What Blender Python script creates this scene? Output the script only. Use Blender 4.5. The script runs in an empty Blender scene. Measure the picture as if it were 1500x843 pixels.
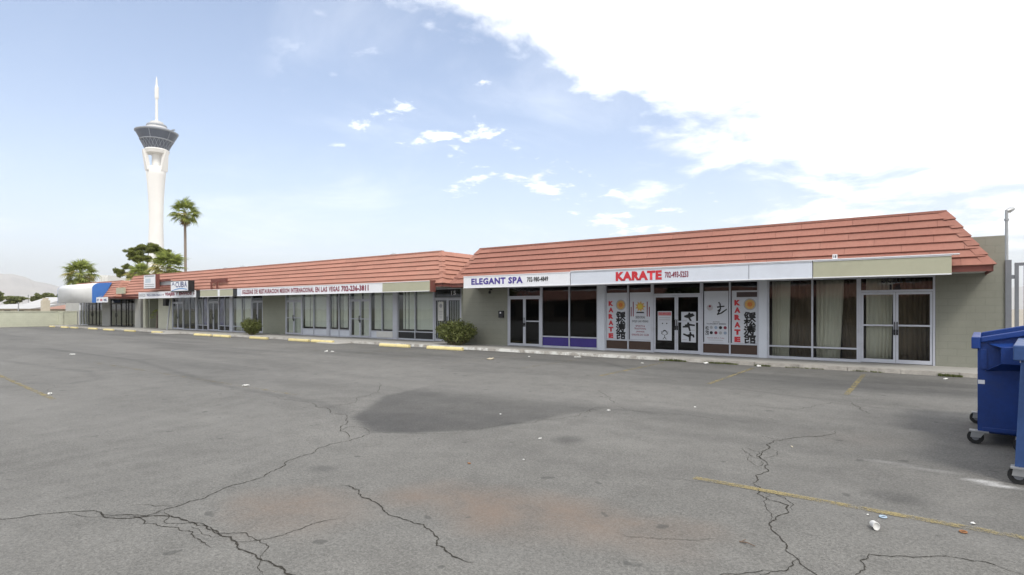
import bpy, bmesh, math, random
import numpy as np
from mathutils import Vector, Matrix, noise
R = math.radians
scn = bpy.context.scene
C = scn.collection
random.seed(4)

# ------------------------------------------------------------------ camera
YAW = R(36.0); cc, ss = math.cos(YAW), math.sin(YAW)
EYE = 1.7; FPX = 825.0; HOR = 453.0
cam_d = bpy.data.cameras.new('camera'); cam = bpy.data.objects.new('camera', cam_d); C.objects.link(cam)
cam.location = (0, 0, EYE); cam.rotation_euler = (R(90), 0, YAW)
cam_d.sensor_width = 36; cam_d.lens = FPX/1500*36; cam_d.shift_y = (HOR-421.5)/1500
cam_d.clip_start = 0.05; cam_d.clip_end = 40000
scn.camera = cam

# ------------------------------------------------------------------ sun, sky, exposure
SUN_EL, SUN_AZ = R(52), R(128)          # azimuth from +Y, clockwise
sd = bpy.data.lights.new('sun', 'SUN'); sd.energy = 1.5; sd.angle = R(14); sd.color = (1, .95, .87)
sun = bpy.data.objects.new('sun', sd); C.objects.link(sun)
to_sun = Vector((math.sin(SUN_AZ)*math.cos(SUN_EL), math.cos(SUN_AZ)*math.cos(SUN_EL), math.sin(SUN_EL)))
sun.rotation_euler = to_sun.to_track_quat('Z', 'Y').to_euler(); sun.location = (20, -20, 60)
scn.view_settings.view_transform = 'Standard'; scn.view_settings.look = 'None'
scn.view_settings.exposure = 0.78; scn.view_settings.gamma = 1

class NT:
    """small helper round a node tree"""
    def __init__(s, tree): s.t = tree; s.n = tree.nodes; s.l = tree.links
    def new(s, typ, **kw):
        n = s.n.new(typ)
        for k, v in kw.items():
            if k[0] == '_': continue
            setattr(n, k, v)
        return n
    def set(s, sock, v):
        if isinstance(v, bpy.types.NodeSocket): s.l.new(v, sock)
        elif v is not None:
            if isinstance(v, (tuple, list)) and len(v) == 3 and sock.type == 'RGBA': v = (*v, 1)
            sock.default_value = v
    def math(s, op, a, b=None, c=None, clamp=False):
        n = s.new('ShaderNodeMath', operation=op, use_clamp=clamp)
        for i, v in enumerate((a, b, c)): s.set(n.inputs[i], v)
        return n.outputs[0]
    def vmath(s, op, a, b=None, out=0):
        n = s.new('ShaderNodeVectorMath', operation=op); s.set(n.inputs[0], a); s.set(n.inputs[1], b)
        return n.outputs[out]
    def mix(s, f, a, b, blend='MIX'):
        n = s.new('ShaderNodeMix', data_type='RGBA', blend_type=blend)
        s.set(n.inputs[0], f); s.set(n.inputs[6], a); s.set(n.inputs[7], b); return n.outputs[2]
    def rng(s, v, a, b, c=0., d=1., smooth=True):
        n = s.new('ShaderNodeMapRange', interpolation_type='SMOOTHSTEP' if smooth else 'LINEAR')
        for i, x in enumerate((v, a, b, c, d)): s.set(n.inputs[i], x)
        return n.outputs[0]
    def noise(s, vec, scale, detail=4, rough=.55, dist=0., out=0):
        n = s.new('ShaderNodeTexNoise'); s.set(n.inputs['Vector'], vec)
        n.inputs['Scale'].default_value = scale; n.inputs['Detail'].default_value = detail
        n.inputs['Roughness'].default_value = rough; n.inputs['Distortion'].default_value = dist
        return n.outputs[out]

world = bpy.data.worlds.new('World'); scn.world = world; world.use_nodes = True
w = NT(world.node_tree); w.n.clear()
sky = w.new('ShaderNodeTexSky', sky_type='NISHITA', sun_disc=False)
sky.sun_elevation = SUN_EL; sky.sun_rotation = SUN_AZ; sky.altitude = 600; sky.air_density = 1.0; sky.dust_density = 1.5; sky.ozone_density = 2.0
tc = w.new('ShaderNodeTexCoord'); D = tc.outputs['Generated']
sep = w.new('ShaderNodeSeparateXYZ'); w.set(sep.inputs[0], D); dz = w.math('MAXIMUM', sep.outputs[2], 0.0)
FW, RT, UP = Vector((-ss, cc, 0)), Vector((cc, ss, 0)), Vector((0, 0, 1))
def ray(px, py): return (RT*((px-750)/FPX) + UP*((HOR-py)/FPX) + FW).normalized()
edge_n = ray(375, -10).cross(ray(1085, 300)).normalized()      # the edge of the cloud bank crosses the sky as one great circle
if edge_n.dot(ray(1300, 50)) < 0: edge_n = -edge_n
bank = w.vmath('DOT_PRODUCT', D, tuple(edge_n), out=1)
inv = w.math('DIVIDE', 1.0, w.math('ADD', dz, 0.13))
P2 = w.vmath('MULTIPLY', D, None); comb = w.new('ShaderNodeCombineXYZ')
w.set(comb.inputs[0], w.math('MULTIPLY', sep.outputs[0], inv)); w.set(comb.inputs[1], w.math('MULTIPLY', sep.outputs[1], inv))
w.set(comb.inputs[2], 3.7)
fb = w.noise(comb.outputs[0], 2.1, 9, .58, .25)
fb2 = w.noise(comb.outputs[0], .75, 3, .5, 0.)
val = w.math('ADD', w.math('MULTIPLY_ADD', fb2, .35, w.math('MULTIPLY', fb, .75)), w.math('MULTIPLY', bank, 1.25))
cov = w.rng(val, .585, .74)
wisp = w.math('MULTIPLY', w.rng(w.noise(comb.outputs[0], .9, 7, .62, .8), .48, .85), .35)
puff = w.rng(w.math('ADD', w.noise(w.vmath('ADD', comb.outputs[0], (9.3, 2.0, 1.3)), 4.2, 9, .6, .2), w.math('MULTIPLY', w.math('ABSOLUTE', w.math('ADD', bank, .10)), -1.5)), .50, .62)
cov = w.math('MAXIMUM', w.math('MAXIMUM', cov, wisp), w.math('MULTIPLY', puff, w.rng(w.vmath('DOT_PRODUCT', D, tuple(RT), out=1), -.40, -.18, .0, .92)))
veil = w.math('MULTIPLY', w.math('POWER', w.math('SUBTRACT', 1.0, dz), 6.0), .9)
shade = w.rng(w.noise(comb.outputs[0], 1.6, 6, .6, .3), .25, .75, .78, 1.15)
cloud = w.mix(1.0, (9.9, 10., 10.2), shade, 'MULTIPLY')
base = w.mix(1.0, sky.outputs[0], (1.12, 1.14, 1.2), 'MULTIPLY')
base = w.mix(.16, base, (5.6, 6.4, 7.4))                    # thin high haze all over
base = w.mix(veil, base, (7.3, 7.6, 7.8))
col = w.mix(cov, base, cloud)
bg = w.new('ShaderNodeBackground'); w.set(bg.inputs[0], col); bg.inputs[1].default_value = 0.10
out = w.new('ShaderNodeOutputWorld'); w.l.new(bg.outputs[0], out.inputs[0])

# ------------------------------------------------------------------ measuring helpers (photograph pixel -> place in the world)
def g(px, py, z=0.0):
    d = FPX*(EYE-z)/(py-HOR); x = (px-750)/FPX*d
    return Vector((cc*x-ss*d, ss*x+cc*d, z))
def onY(px, py, Y):
    rx = (px-750)/FPX; d = Y/(ss*rx+cc); x = rx*d
    return Vector((cc*x-ss*d, Y, EYE-(py-HOR)*d/FPX))
def Xat(px, Y): return onY(px, 453, Y).x
def deep(px, py, d):
    return Vector((0, 0, EYE)) + RT*((px-750)/FPX*d) + UP*((HOR-py)/FPX*d) + FW*d

# ------------------------------------------------------------------ materials
MATS = {}
def principled(name):
    m = bpy.data.materials.new(name); m.use_nodes = True; t = NT(m.node_tree)
    return m, t, t.n['Principled BSDF']
def paint(name, col, rough=.6, var=.12, scale=3., metal=0., bump=0., bscale=60., rand=0., spec=.4, dirt=0., dirtcol=(.12, .1, .08)):
    if name in MATS: return MATS[name]
    m, t, b = principled(name)
    co = t.new('ShaderNodeTexCoord').outputs['Object']
    geo = t.new('ShaderNodeNewGeometry').outputs['Position']
    n1 = t.noise(geo, scale, 6, .65); n2 = t.noise(geo, scale*9, 4, .6)
    v = t.math('ADD', t.math('MULTIPLY', n1, .7), t.math('MULTIPLY', n2, .3))
    f = t.rng(v, .3, .7, 1-var, 1+var, False)
    if rand:
        oi = t.new('ShaderNodeObjectInfo').outputs['Random']
        f = t.math('MULTIPLY', f, t.rng(oi, 0., 1., 1-rand, 1+rand, False))
    c = t.mix(1.0, col, f, 'MULTIPLY')
    if dirt:
        dn = t.rng(t.noise(geo, scale*.6, 7, .7, .5), .52, .72, 0., dirt)
        c = t.mix(dn, c, dirtcol)
    t.set(b.inputs['Base Color'], c)
    t.set(b.inputs['Roughness'], t.rng(n2, .2, .8, max(rough-.1, .02), min(rough+.1, 1.), False))
    b.inputs['Metallic'].default_value = metal; b.inputs['Specular IOR Level'].default_value = spec
    if bump:
        bn = t.new('ShaderNodeBump'); bn.inputs['Strength'].default_value = bump; bn.inputs['Distance'].default_value = .01
        t.set(bn.inputs['Height'], t.noise(geo, bscale, 5, .6)); t.l.new(bn.outputs[0], b.inputs['Normal'])
    MATS[name] = m; return m
def glass(name, tint, refl=1.0):
    m = bpy.data.materials.new(name); m.use_nodes = True; t = NT(m.node_tree); t.n.clear()
    tr = t.new('ShaderNodeBsdfTransparent'); t.set(tr.inputs[0], tint)
    gl = t.new('ShaderNodeBsdfGlossy'); gl.inputs['Roughness'].default_value = .015; t.set(gl.inputs[0], (.95*refl, .97*refl, 1.*refl))
    geo = t.new('ShaderNodeNewGeometry').outputs['Position']
    bn = t.new('ShaderNodeBump'); bn.inputs['Strength'].default_value = .035; bn.inputs['Distance'].default_value = .05
    t.set(bn.inputs['Height'], t.noise(geo, 1.3, 2, .4)); t.l.new(bn.outputs[0], gl.inputs['Normal'])
    fr = t.new('ShaderNodeFresnel'); fr.inputs[0].default_value = 1.5
    bf = t.new('ShaderNodeNewGeometry').outputs['Backfacing']      # both faces of the pane mirror once, at the outer face
    fac = t.math('MULTIPLY', t.math('MULTIPLY', fr.outputs[0], 1.6), t.math('SUBTRACT', 1.0, bf), clamp=True)
    mx = t.new('ShaderNodeMixShader'); t.l.new(fac, mx.inputs[0]); t.l.new(tr.outputs[0], mx.inputs[1]); t.l.new(gl.outputs[0], mx.inputs[2])
    o = t.new('ShaderNodeOutputMaterial'); t.l.new(mx.outputs[0], o.inputs[0]); MATS[name] = m; return m
def block_wall(name, col, var=.08):
    m, t, b = principled(name)
    geo = t.new('ShaderNodeNewGeometry').outputs['Position']; sp = t.new('ShaderNodeSeparateXYZ'); t.set(sp.inputs[0], geo)
    cb = t.new('ShaderNodeCombineXYZ'); t.set(cb.inputs[0], t.math('ADD', sp.outputs[0], sp.outputs[1])); t.set(cb.inputs[1], sp.outputs[2])
    br = t.new('ShaderNodeTexBrick'); t.set(br.inputs['Vector'], cb.outputs[0]); br.inputs['Scale'].default_value = 1.0
    br.inputs['Brick Width'].default_value = .4; br.inputs['Row Height'].default_value = .2; br.inputs['Mortar Size'].default_value = .006; br.inputs['Mortar Smooth'].default_value = .6
    n = t.noise(geo, 1.2, 7, .65); n2 = t.noise(geo, 55, 3, .6)
    f = t.rng(n, .3, .7, 1-var, 1+var, False); c = t.mix(1.0, col, f, 'MULTIPLY')
    c = t.mix(t.math('MULTIPLY', br.outputs['Fac'], .22), c, (.12, .12, .1))
    t.set(b.inputs['Base Color'], c); b.inputs['Roughness'].default_value = .85
    bn = t.new('ShaderNodeBump'); bn.inputs['Strength'].default_value = .5; bn.inputs['Distance'].default_value = .008
    t.set(bn.inputs['Height'], t.math('MULTIPLY_ADD', n2, .35, t.math('SUBTRACT', 1.0, br.outputs['Fac']))); t.l.new(bn.outputs[0], b.inputs['Normal'])
    MATS[name] = m; return m

def tile_mat(name, col, rand=.06):
    m, t, b = principled(name)
    geo = t.new('ShaderNodeNewGeometry').outputs['Position']
    oi = t.new('ShaderNodeObjectInfo').outputs['Random']
    mp = t.new('ShaderNodeMapping'); t.set(mp.inputs[0], geo); mp.inputs['Scale'].default_value = (14, 14, 1.2)
    grain = t.noise(mp.outputs[0], 1.0, 4, .6); big = t.noise(geo, .8, 6, .65); fine = t.noise(geo, 90, 3, .6)
    f = t.math('MULTIPLY', t.rng(grain, .3, .7, .93, 1.06, False), t.rng(oi, 0., 1., 1-rand, 1+rand, False))
    c = t.mix(1.0, col, f, 'MULTIPLY')
    c = t.mix(t.rng(big, .5, .75, 0., .3), c, (.36, .215, .165))
    t.set(b.inputs['Base Color'], c); b.inputs['Roughness'].default_value = .85; b.inputs['Specular IOR Level'].default_value = .25
    bn = t.new('ShaderNodeBump'); bn.inputs['Strength'].default_value = .35; bn.inputs['Distance'].default_value = .012
    t.set(bn.inputs['Height'], t.math('MULTIPLY_ADD', fine, .4, grain)); t.l.new(bn.outputs[0], b.inputs['Normal'])
    MATS[name] = m; return m
M_tileR = tile_mat('roof_tile_terracotta', (.30, .138, .106))
M_tileL = tile_mat('roof_tile_faded', (.375, .185, .14))
M_tiledark = paint('tile_underlay', (.10, .035, .028), .9)
M_fascia = paint('fascia_brown', (.16, .055, .045), .8, dirt=.3)
M_wallR = block_wall('block_wall_sage', (.225, .228, .19)); M_wallL = block_wall('block_wall_pale_sage', (.28, .29, .235))
M_wallC = block_wall('block_wall_cream_sunlit', (.52, .52, .43)); M_wallF = block_wall('block_wall_grey', (.40, .40, .38))  # cream: pale paint of the end pillars, with their sunlight put into the colour
M_perim = block_wall('perimeter_wall_cream', (.52, .53, .42))
M_soffit = paint('soffit_white', (.45, .45, .43), .8, dirt=.3)
M_alu = paint('window_aluminium', (.50, .52, .58), .45, .06, 4., metal=.15, dirt=.15)
M_bronze = paint('window_dark_bronze', (.02, .02, .02), .4, metal=.2)
M_gdark = glass('glass_tinted', (.50, .52, .55), .55); M_gclear = glass('glass_clear', (.93, .95, .94), .9); M_gmid = glass('glass_half_tinted', (.85, .87, .87), .6)
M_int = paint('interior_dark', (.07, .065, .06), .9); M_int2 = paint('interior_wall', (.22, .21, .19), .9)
M_white = paint('sign_white', (.74, .75, .78), .5, .04, 2., dirt=.10, dirtcol=(.45, .44, .42)); M_grey = paint('sign_blue_grey', (.60, .635, .70), .5, .05, 2., dirt=.12, dirtcol=(.4, .4, .4))
M_olive = paint('sign_olive', (.40, .395, .29), .6, .06, 2., dirt=.2, dirtcol=(.3, .28, .2))
M_purple = paint('letter_purple', (.07, .045, .26), .5); M_red = paint('letter_red', (.50, .03, .04), .5); M_black = paint('letter_black', (.018, .018, .02), .5)
M_maroon = paint('letter_maroon', (.20, .02, .045), .5); M_navy = paint('letter_navy', (.04, .05, .16), .5); M_ltblue = paint('swoosh_blue', (.12, .28, .55), .5)
M_purplepanel = paint('kick_panel_purple', (.045, .03, .20), .5); M_brownpanel = paint('kick_panel_brown', (.06, .035, .025), .6)
M_curtain = paint('curtain_cream', (.62, .59, .48), .9, .06, 2.); M_curtainb = paint('curtain_brown', (.16, .12, .08), .9, .15, 2.)
M_blind = paint('blind_offwhite', (.62, .64, .58), .7, .05, 3.)
M_blue = paint('dumpster_blue', (.010, .040, .19), .38, .22, 2.5, bump=.15, bscale=25, dirt=.35, dirtcol=(.03, .05, .12))
M_blue2 = paint('dumpster_faded_blue', (.028, .066, .185), .45, .2, 2.5, bump=.15, bscale=25, dirt=.35, dirtcol=(.06, .08, .14))
M_rubber = paint('rubber', (.02, .02, .02), .8); M_galv = paint('galvanised', (.35, .36, .37), .45, .1, 6., metal=.6)
M_steel = paint('gate_steel_grey', (.17, .18, .20), .55, .1, 3.)
M_yellow = paint('stop_yellow', (.62, .53, .26), .8, .12, 4., bump=.4, bscale=40, rand=.12, dirt=.55, dirtcol=(.36, .34, .29))
M_conc = paint('concrete', (.33, .32, .30), .9, .14, 1.6, bump=.3, bscale=45, dirt=.35, dirtcol=(.16, .15, .14))
M_paper = paint('paper', (.62, .62, .60), .8, .06, 8.)
M_awn = paint('awning_white', (.74, .74, .73), .6, .05, 2., dirt=.12, dirtcol=(.4, .4, .4)); M_awnb = paint('awning_blue', (.05, .17, .50), .6, .06, 2.)
M_trunk = paint('palm_trunk', (.22, .18, .15), .9, .25, 5., bump=.6, bscale=12); M_bark = paint('bark', (.14, .10, .075), .9, .25, 5., bump=.6, bscale=12)
M_stem = paint('stem', (.20, .15, .10), .9, .2, 9.)
def leafmat(name, col, var=.45, trans=.35, scale=2.5):
    m = bpy.data.materials.new(name); m.use_nodes = True; t = NT(m.node_tree); b = t.n['Principled BSDF']
    geo = t.new('ShaderNodeNewGeometry'); n = t.noise(geo.outputs['Position'], scale, 4, .7)
    r = geo.outputs['Random Per Island']
    f = t.math('MULTIPLY', t.rng(n, .3, .7, 1-var*.6, 1+var*.6, False), t.rng(r, 0., 1., 1-var, 1+var, False))
    c = t.mix(1.0, col, f, 'MULTIPLY'); c = t.mix(t.math('MULTIPLY', r, .25), c, (col[0]*1.6, col[1]*1.3, col[2]*.8))
    t.set(b.inputs['Base Color'], c); b.inputs['Roughness'].default_value = .55; b.inputs['Specular IOR Level'].default_value = .3
    tl = t.new('ShaderNodeBsdfTranslucent'); t.set(tl.inputs[0], c); mx = t.new('ShaderNodeMixShader'); mx.inputs[0].default_value = trans
    o = t.n['Material Output']; t.l.new(b.outputs[0], mx.inputs[1]); t.l.new(tl.outputs[0], mx.inputs[2]); t.l.new(mx.outputs[0], o.inputs[0])
    MATS[name] = m; return m
L_palm = leafmat('palm_leaf', (.25, .30, .085), trans=.45); L_palm2 = leafmat('palm_leaf_yellowed', (.38, .36, .14), trans=.45); L_dead = leafmat('palm_dead', (.26, .18, .10), .3)
L_pine = leafmat('pine_needles', (.17, .20, .055)); L_bush = leafmat('bush_leaf', (.14, .165, .06), .6); L_far = leafmat('far_leaf', (.17, .20, .085)); L_weed = leafmat('weed', (.10, .12, .045))

# ------------------------------------------------------------------ mesh and object helpers
class MB:
    def __init__(s): s.v = []; s.f = []
    def add(s, vs, fs):
        o = len(s.v); s.v += [tuple(v) for v in vs]; s.f += [tuple(i+o for i in f) for f in fs]; return s
    def box(s, x0, x1, y0, y1, z0, z1):
        return s.add([(x0,y0,z0),(x1,y0,z0),(x1,y1,z0),(x0,y1,z0),(x0,y0,z1),(x1,y0,z1),(x1,y1,z1),(x0,y1,z1)],
                     [(0,3,2,1),(4,5,6,7),(0,1,5,4),(1,2,6,5),(2,3,7,6),(3,0,4,7)])
    def hexa(s, p):     # eight corners, bottom four then top four, both counter-clockwise from above
        return s.add(p, [(0,3,2,1),(4,5,6,7),(0,1,5,4),(1,2,6,5),(2,3,7,6),(3,0,4,7)])
    def tube(s, pts, rad, n=8, cap=True):
        pts = [Vector(p) for p in pts]; rad = rad if isinstance(rad, (list, tuple)) else [rad]*len(pts); vs = []; fs = []
        for i, p in enumerate(pts):
            d = (pts[min(i+1, len(pts)-1)]-pts[max(i-1, 0)]).normalized(); a = d.orthogonal().normalized() if abs(d.z) < .9 else Vector((1, 0, 0)); a = (a-d*a.dot(d)).normalized(); b = d.cross(a)
            for k in range(n):
                t = 2*math.pi*k/n; vs.append(p+(a*math.cos(t)+b*math.sin(t))*rad[i])
        for i in range(len(pts)-1):
            for k in range(n): fs.append((i*n+k, i*n+(k+1) % n, (i+1)*n+(k+1) % n, (i+1)*n+k))
        if cap: fs.append(tuple(range(n))[::-1]); fs.append(tuple((len(pts)-1)*n+k for k in range(n)))
        return s.add(vs, fs)
    def lathe(s, prof, n=24, c=(0, 0)):
        vs = []; fs = []
        for r, z in prof:
            for k in range(n): t = 2*math.pi*k/n; vs.append((c[0]+r*math.cos(t), c[1]+r*math.sin(t), z))
        for i in range(len(prof)-1):
            for k in range(n): fs.append((i*n+k, i*n+(k+1) % n, (i+1)*n+(k+1) % n, (i+1)*n+k))
        fs.append(tuple(range(n))[::-1]); fs.append(tuple((len(prof)-1)*n+k for k in range(n)))
        return s.add(vs, fs)
    def prism(s, poly, axis, a, b):     # extrude a polygon of (u, v) along an axis
        def p(u, v, t): return {'x': (t, u, v), 'y': (u, t, v), 'z': (u, v, t)}[axis]
        n = len(poly); vs = [p(u, v, a) for u, v in poly]+[p(u, v, b) for u, v in poly]
        fs = [tuple(range(n))[::-1], tuple(range(n, 2*n))]+[(i, (i+1) % n, (i+1) % n+n, i+n) for i in range(n)]
        return s.add(vs, fs)
    def mesh(s, name):
        me = bpy.data.meshes.new(name); me.from_pydata(s.v, [], s.f); me.update()
        bm = bmesh.new(); bm.from_mesh(me); bmesh.ops.recalc_face_normals(bm, faces=bm.faces); bm.to_mesh(me); bm.free(); return me
WP = {}          # world position of every parent
def tag(o, label=None, cat=None, group=None, kind=None):
    for k, v in (('label', label), ('category', cat), ('group', group), ('kind', kind)):
        if v: o[k] = v
    return o
def link(name, me, mat=None, parent=None, loc=(0, 0, 0)):
    """loc is a world place; parents are never rotated here, so a child only needs the difference"""
    o = bpy.data.objects.new(name, me); C.objects.link(o)
    if mat and me is not None and not me.materials: me.materials.append(mat)
    if parent: o.parent = parent; o.location = Vector(loc)-WP[parent.name]
    else: o.location = loc
    WP[o.name] = Vector(loc); return o
def put(name, mb, mat, parent=None, org=None):
    """mesh given in world coordinates; its origin goes to org, or to the foot of its bounding box"""
    a = np.array(mb.v); o = Vector(org) if org is not None else Vector(((a[:,0].min()+a[:,0].max())/2, (a[:,1].min()+a[:,1].max())/2, a[:,2].min()))
    mb.v = [tuple(Vector(v)-o) for v in mb.v]
    return link(name, mb.mesh(name), mat, parent, o)
def thing(name, loc, label, cat, group=None): return tag(link(name, None, None, None, loc), label, cat, group)
def smooth(o):
    for p in o.data.polygons: p.use_smooth = True
    return o
def bevel(o, wd=.01, seg=2):
    m = o.modifiers.new('bevel', 'BEVEL'); m.width = wd; m.segments = seg; m.limit_method = 'ANGLE'; return o

def text_part(s, x0, x1, z0, z1, Y, mat, parent, bold=.02, name='lettering', space=1.06):
    cu = bpy.data.curves.new('t', 'FONT'); cu.body = s; cu.size = 1; cu.offset = bold; cu.space_character = space; cu.resolution_u = 2; cu.extrude = .0
    ob = bpy.data.objects.new('t', cu); C.objects.link(ob); dg = bpy.context.evaluated_depsgraph_get()
    me = bpy.data.meshes.new_from_object(ob.evaluated_get(dg)); bpy.data.objects.remove(ob); bpy.data.curves.remove(cu)
    n = len(me.vertices)
    if n == 0: return None
    a = np.empty(n*3); me.vertices.foreach_get('co', a); a = a.reshape(-1, 3)
    lo, hi = a.min(0), a.max(0); b = np.zeros_like(a)
    b[:, 0] = x0+(a[:, 0]-lo[0])/(hi[0]-lo[0])*(x1-x0)-(x0+x1)/2
    b[:, 2] = (a[:, 1]-lo[1])/(hi[1]-lo[1])*(z1-z0)
    me.vertices.foreach_set('co', b.ravel()); me.materials.clear(); me.update()
    return link(name, me, mat, parent, ((x0+x1)/2, Y, z0))

# ------------------------------------------------------------------ the lot
def poly_dist(P, pts):
    """distance from many points to a polyline"""
    best = np.full(len(P), 1e9)
    for (ax, ay), (bx, by) in zip(pts[:-1], pts[1:]):
        d = np.array([bx-ax, by-ay]); L = d@d+1e-9
        t = np.clip(((P[:, 0]-ax)*d[0]+(P[:, 1]-ay)*d[1])/L, 0, 1)
        best = np.minimum(best, np.hypot(P[:, 0]-ax-t*d[0], P[:, 1]-ay-t*d[1]))
    return best
def vnoise(P, sc, seed=0, oct=4):
    """value noise on plane points"""
    rs = np.random.RandomState(seed); tab = rs.rand(256, 256); o = np.zeros(len(P)); amp = 1; tot = 0
    for k in range(oct):
        q = P*sc*2**k+17.3*k; i = np.floor(q).astype(int); f = q-i; f = f*f*(3-2*f); i0 = i % 256; i1 = (i+1) % 256
        a = tab[i0[:, 0], i0[:, 1]]; b = tab[i1[:, 0], i0[:, 1]]; c_ = tab[i0[:, 0], i1[:, 1]]; d = tab[i1[:, 0], i1[:, 1]]
        o += amp*((a*(1-f[:, 0])+b*f[:, 0])*(1-f[:, 1])+(c_*(1-f[:, 0])+d*f[:, 0])*f[:, 1]); tot += amp; amp *= .5
    return o/tot
def gp(*pts): return [tuple(g(x, y)[:2]) for x, y in pts]

xs = np.concatenate([np.arange(-69.4, -24, .5), np.arange(-24, 5, .09), np.arange(5, 30.1, 1.)])
ys = np.concatenate([np.arange(-26, 1.2, .8), np.arange(1.2, 17.98, .09), [17.98]])
gx, gy = np.meshgrid(xs, ys); P = np.stack([gx.ravel(), gy.ravel()], 1); nx, ny = len(xs), len(ys)
wob = np.stack([vnoise(P, .9, 1)-.5, vnoise(P, .9, 2)-.5], 1); Pw = P+wob*.9
def blob(c, rx, ry, ang=0, soft=.5, PP=None):
    PP = Pw if PP is None else PP; ca, sa = math.cos(ang), math.sin(ang); dx, dy = PP[:, 0]-c[0], PP[:, 1]-c[1]
    d = np.hypot((dx*ca+dy*sa)/rx, (-dx*sa+dy*ca)/ry); return np.clip((1-d)/soft, 0, 1)
dark = np.zeros(len(P)); rust = np.zeros(len(P)); pale = np.zeros(len(P)); white = np.zeros(len(P))
A_, B_ = g(530, 612), g(870, 600)
# the darker resurfaced patch
poly = gp((512, 612), (542, 635), (600, 637), (700, 631), (790, 617), (860, 604), (900, 597), (850, 580), (760, 566), (640, 562), (560, 580))
def inside(P, poly):
    r = np.zeros(len(P), bool); n = len(poly)
    for i in range(n):
        (x1, y1), (x2, y2) = poly[i], poly[(i+1) % n]
        r ^= ((y1 > P[:, 1]) != (y2 > P[:, 1])) & (P[:, 0] < (x2-x1)*(P[:, 1]-y1)/(y2-y1+1e-12)+x1)
    return r
Pp = P+wob*.12; ins = inside(Pp, poly); dd = poly_dist(Pp, poly+[poly[0]])
dark = np.maximum(dark, np.where(ins, np.clip(dd/.10, 0, 1)*np.clip((g(700, 566).y-P[:, 1])/2.6, 0, 1)**.7*.70*(.35+1.1*vnoise(P*np.array([.5, 1.4]), .9, 5)), 0))
for (px, py), rx, ry, k in (((838, 645), .36, .30, .6), ((475, 687), .20, .17, .5), ((1300, 728), .32, .28, .55), ((1290, 590), 1.0, .5, .22),
                            ((910, 602), 1.3, .35, .2), ((700, 545), 1.2, .5, .2), ((430, 560), 2.5, .6, .15), ((1000, 560), 2.2, .7, .25), ((1160, 570), 1.8, .6, .25), ((640, 520), 2., .6, .25), ((1130, 560), 4.2, 2.0, .30), ((1350, 620), 1.7, 1.5, .34), ((1250, 700), .9, .6, .22), ((720, 585), 2.6, 1.6, .16), ((1010, 610), 2.0, .7, .26), ((1320, 560), 1.6, 1.2, .25), ((330, 540), 5.0, .9, .14)):
    dark = np.maximum(dark, blob(g(px, py), rx, ry, 0, .6, P+wob*.35)*k)
for px, py, rx, ry, k in ((720, 752, 1.1, .6, .95), (860, 762, 1.0, .55, .9), (600, 738, .6, .42, .8), (430, 742, 1.0, .5, .7), (960, 768, .6, .35, .7), (1250, 640, .9, .6, .12)):
    rust = np.maximum(rust, blob(g(px, py), rx, ry, 0, .9, Pw)*k)
white = np.maximum(blob(g(1452, 709), .24, .075, R(-12), .9, P+wob*.10), blob(g(1330, 683), .55, .07, R(-10), 1., P+wob*.2)*.22)
# tyre arcs and faint swept streaks
def arc(pts, wd, k, seed):
    d = poly_dist(P, pts); m = np.clip(1-d/wd, 0, 1)*k*(.3+1.0*vnoise(P, 1.2, seed)); return m
dark = np.maximum(dark, arc(gp((0, 528), (60, 536), (130, 545), (145, 556), (100, 562), (30, 562)), .22, .35, 8))
dark = np.maximum(dark, arc(gp((60, 510), (200, 528), (330, 566), (470, 590), (505, 606)), .18, .4, 9))
dark = np.maximum(dark, arc(gp((900, 600), (1000, 607), (1090, 618)), .16, .6, 12))
dark = np.maximum(dark, arc(gp((860, 525), (1000, 560), (1240, 590), (1300, 600)), .12, .45, 14))
for i in range(9):
    y0 = 585+i*14
    pale = np.maximum(pale, arc(gp((0, y0+60), (160, y0+30), (330, y0-5), (410, y0-35), (380, y0-55)), .13, .45, 20+i))
pale = np.maximum(pale, arc(gp((370, 545), (400, 560), (395, 585), (330, 610)), .3, .4, 40))
streak = vnoise(P*np.array([.12, .9]), 1.0, 50, 5)
bands = vnoise(P*np.array([.05, .35]), 1.0, 51, 4)
dark = np.clip(dark+np.clip(streak-.46, 0, 1)*1.7*np.clip((P[:, 1]-3)/10, .15, .8), 0, 1)
dark = np.clip(dark+np.clip((P[:, 1]-11.5)/5, 0, 1)*.34*(.4+bands)*np.where(P[:, 0] > -20, 1, .6), 0, 1)    # oil and tyre grime where cars stop
pale = np.clip(pale+np.clip(vnoise(P*np.array([.16, 1.1]), 1.0, 61, 5)-.5, 0, 1)*1.6, 0, 1)
lot = bpy.data.meshes.new('parking_lot')
lot.vertices.add(nx*ny); co = np.zeros((nx*ny, 3)); co[:, :2] = P; lot.vertices.foreach_set('co', co.ravel())
ii = (np.arange(ny-1)[:, None]*nx+np.arange(nx-1)[None]).ravel(); q = np.stack([ii, ii+1, ii+nx+1, ii+nx], 1)
lot.loops.add(q.size); lot.polygons.add(len(q)); lot.loops.foreach_set('vertex_index', q.ravel()); lot.polygons.foreach_set('loop_start', np.arange(0, q.size, 4)); lot.update(); lot.validate()
at_ = lot.color_attributes.new('stain', 'FLOAT_COLOR', 'POINT'); at_.data.foreach_set('color', np.stack([dark, rust, white, pale], 1).ravel())
m, t, b = principled('asphalt'); MATS['asphalt'] = m
geo = t.new('ShaderNodeNewGeometry').outputs['Position']
va = t.new('ShaderNodeAttribute', attribute_name='stain'); sp = t.new('ShaderNodeSeparateColor'); t.set(sp.inputs[0], va.outputs['Color'])
n0 = t.noise(geo, .35, 5, .6); n1 = t.noise(geo, 2.2, 7, .7, .3); n2 = t.noise(geo, 38, 4, .7); n3 = t.noise(geo, 150, 2, .5)
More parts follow.
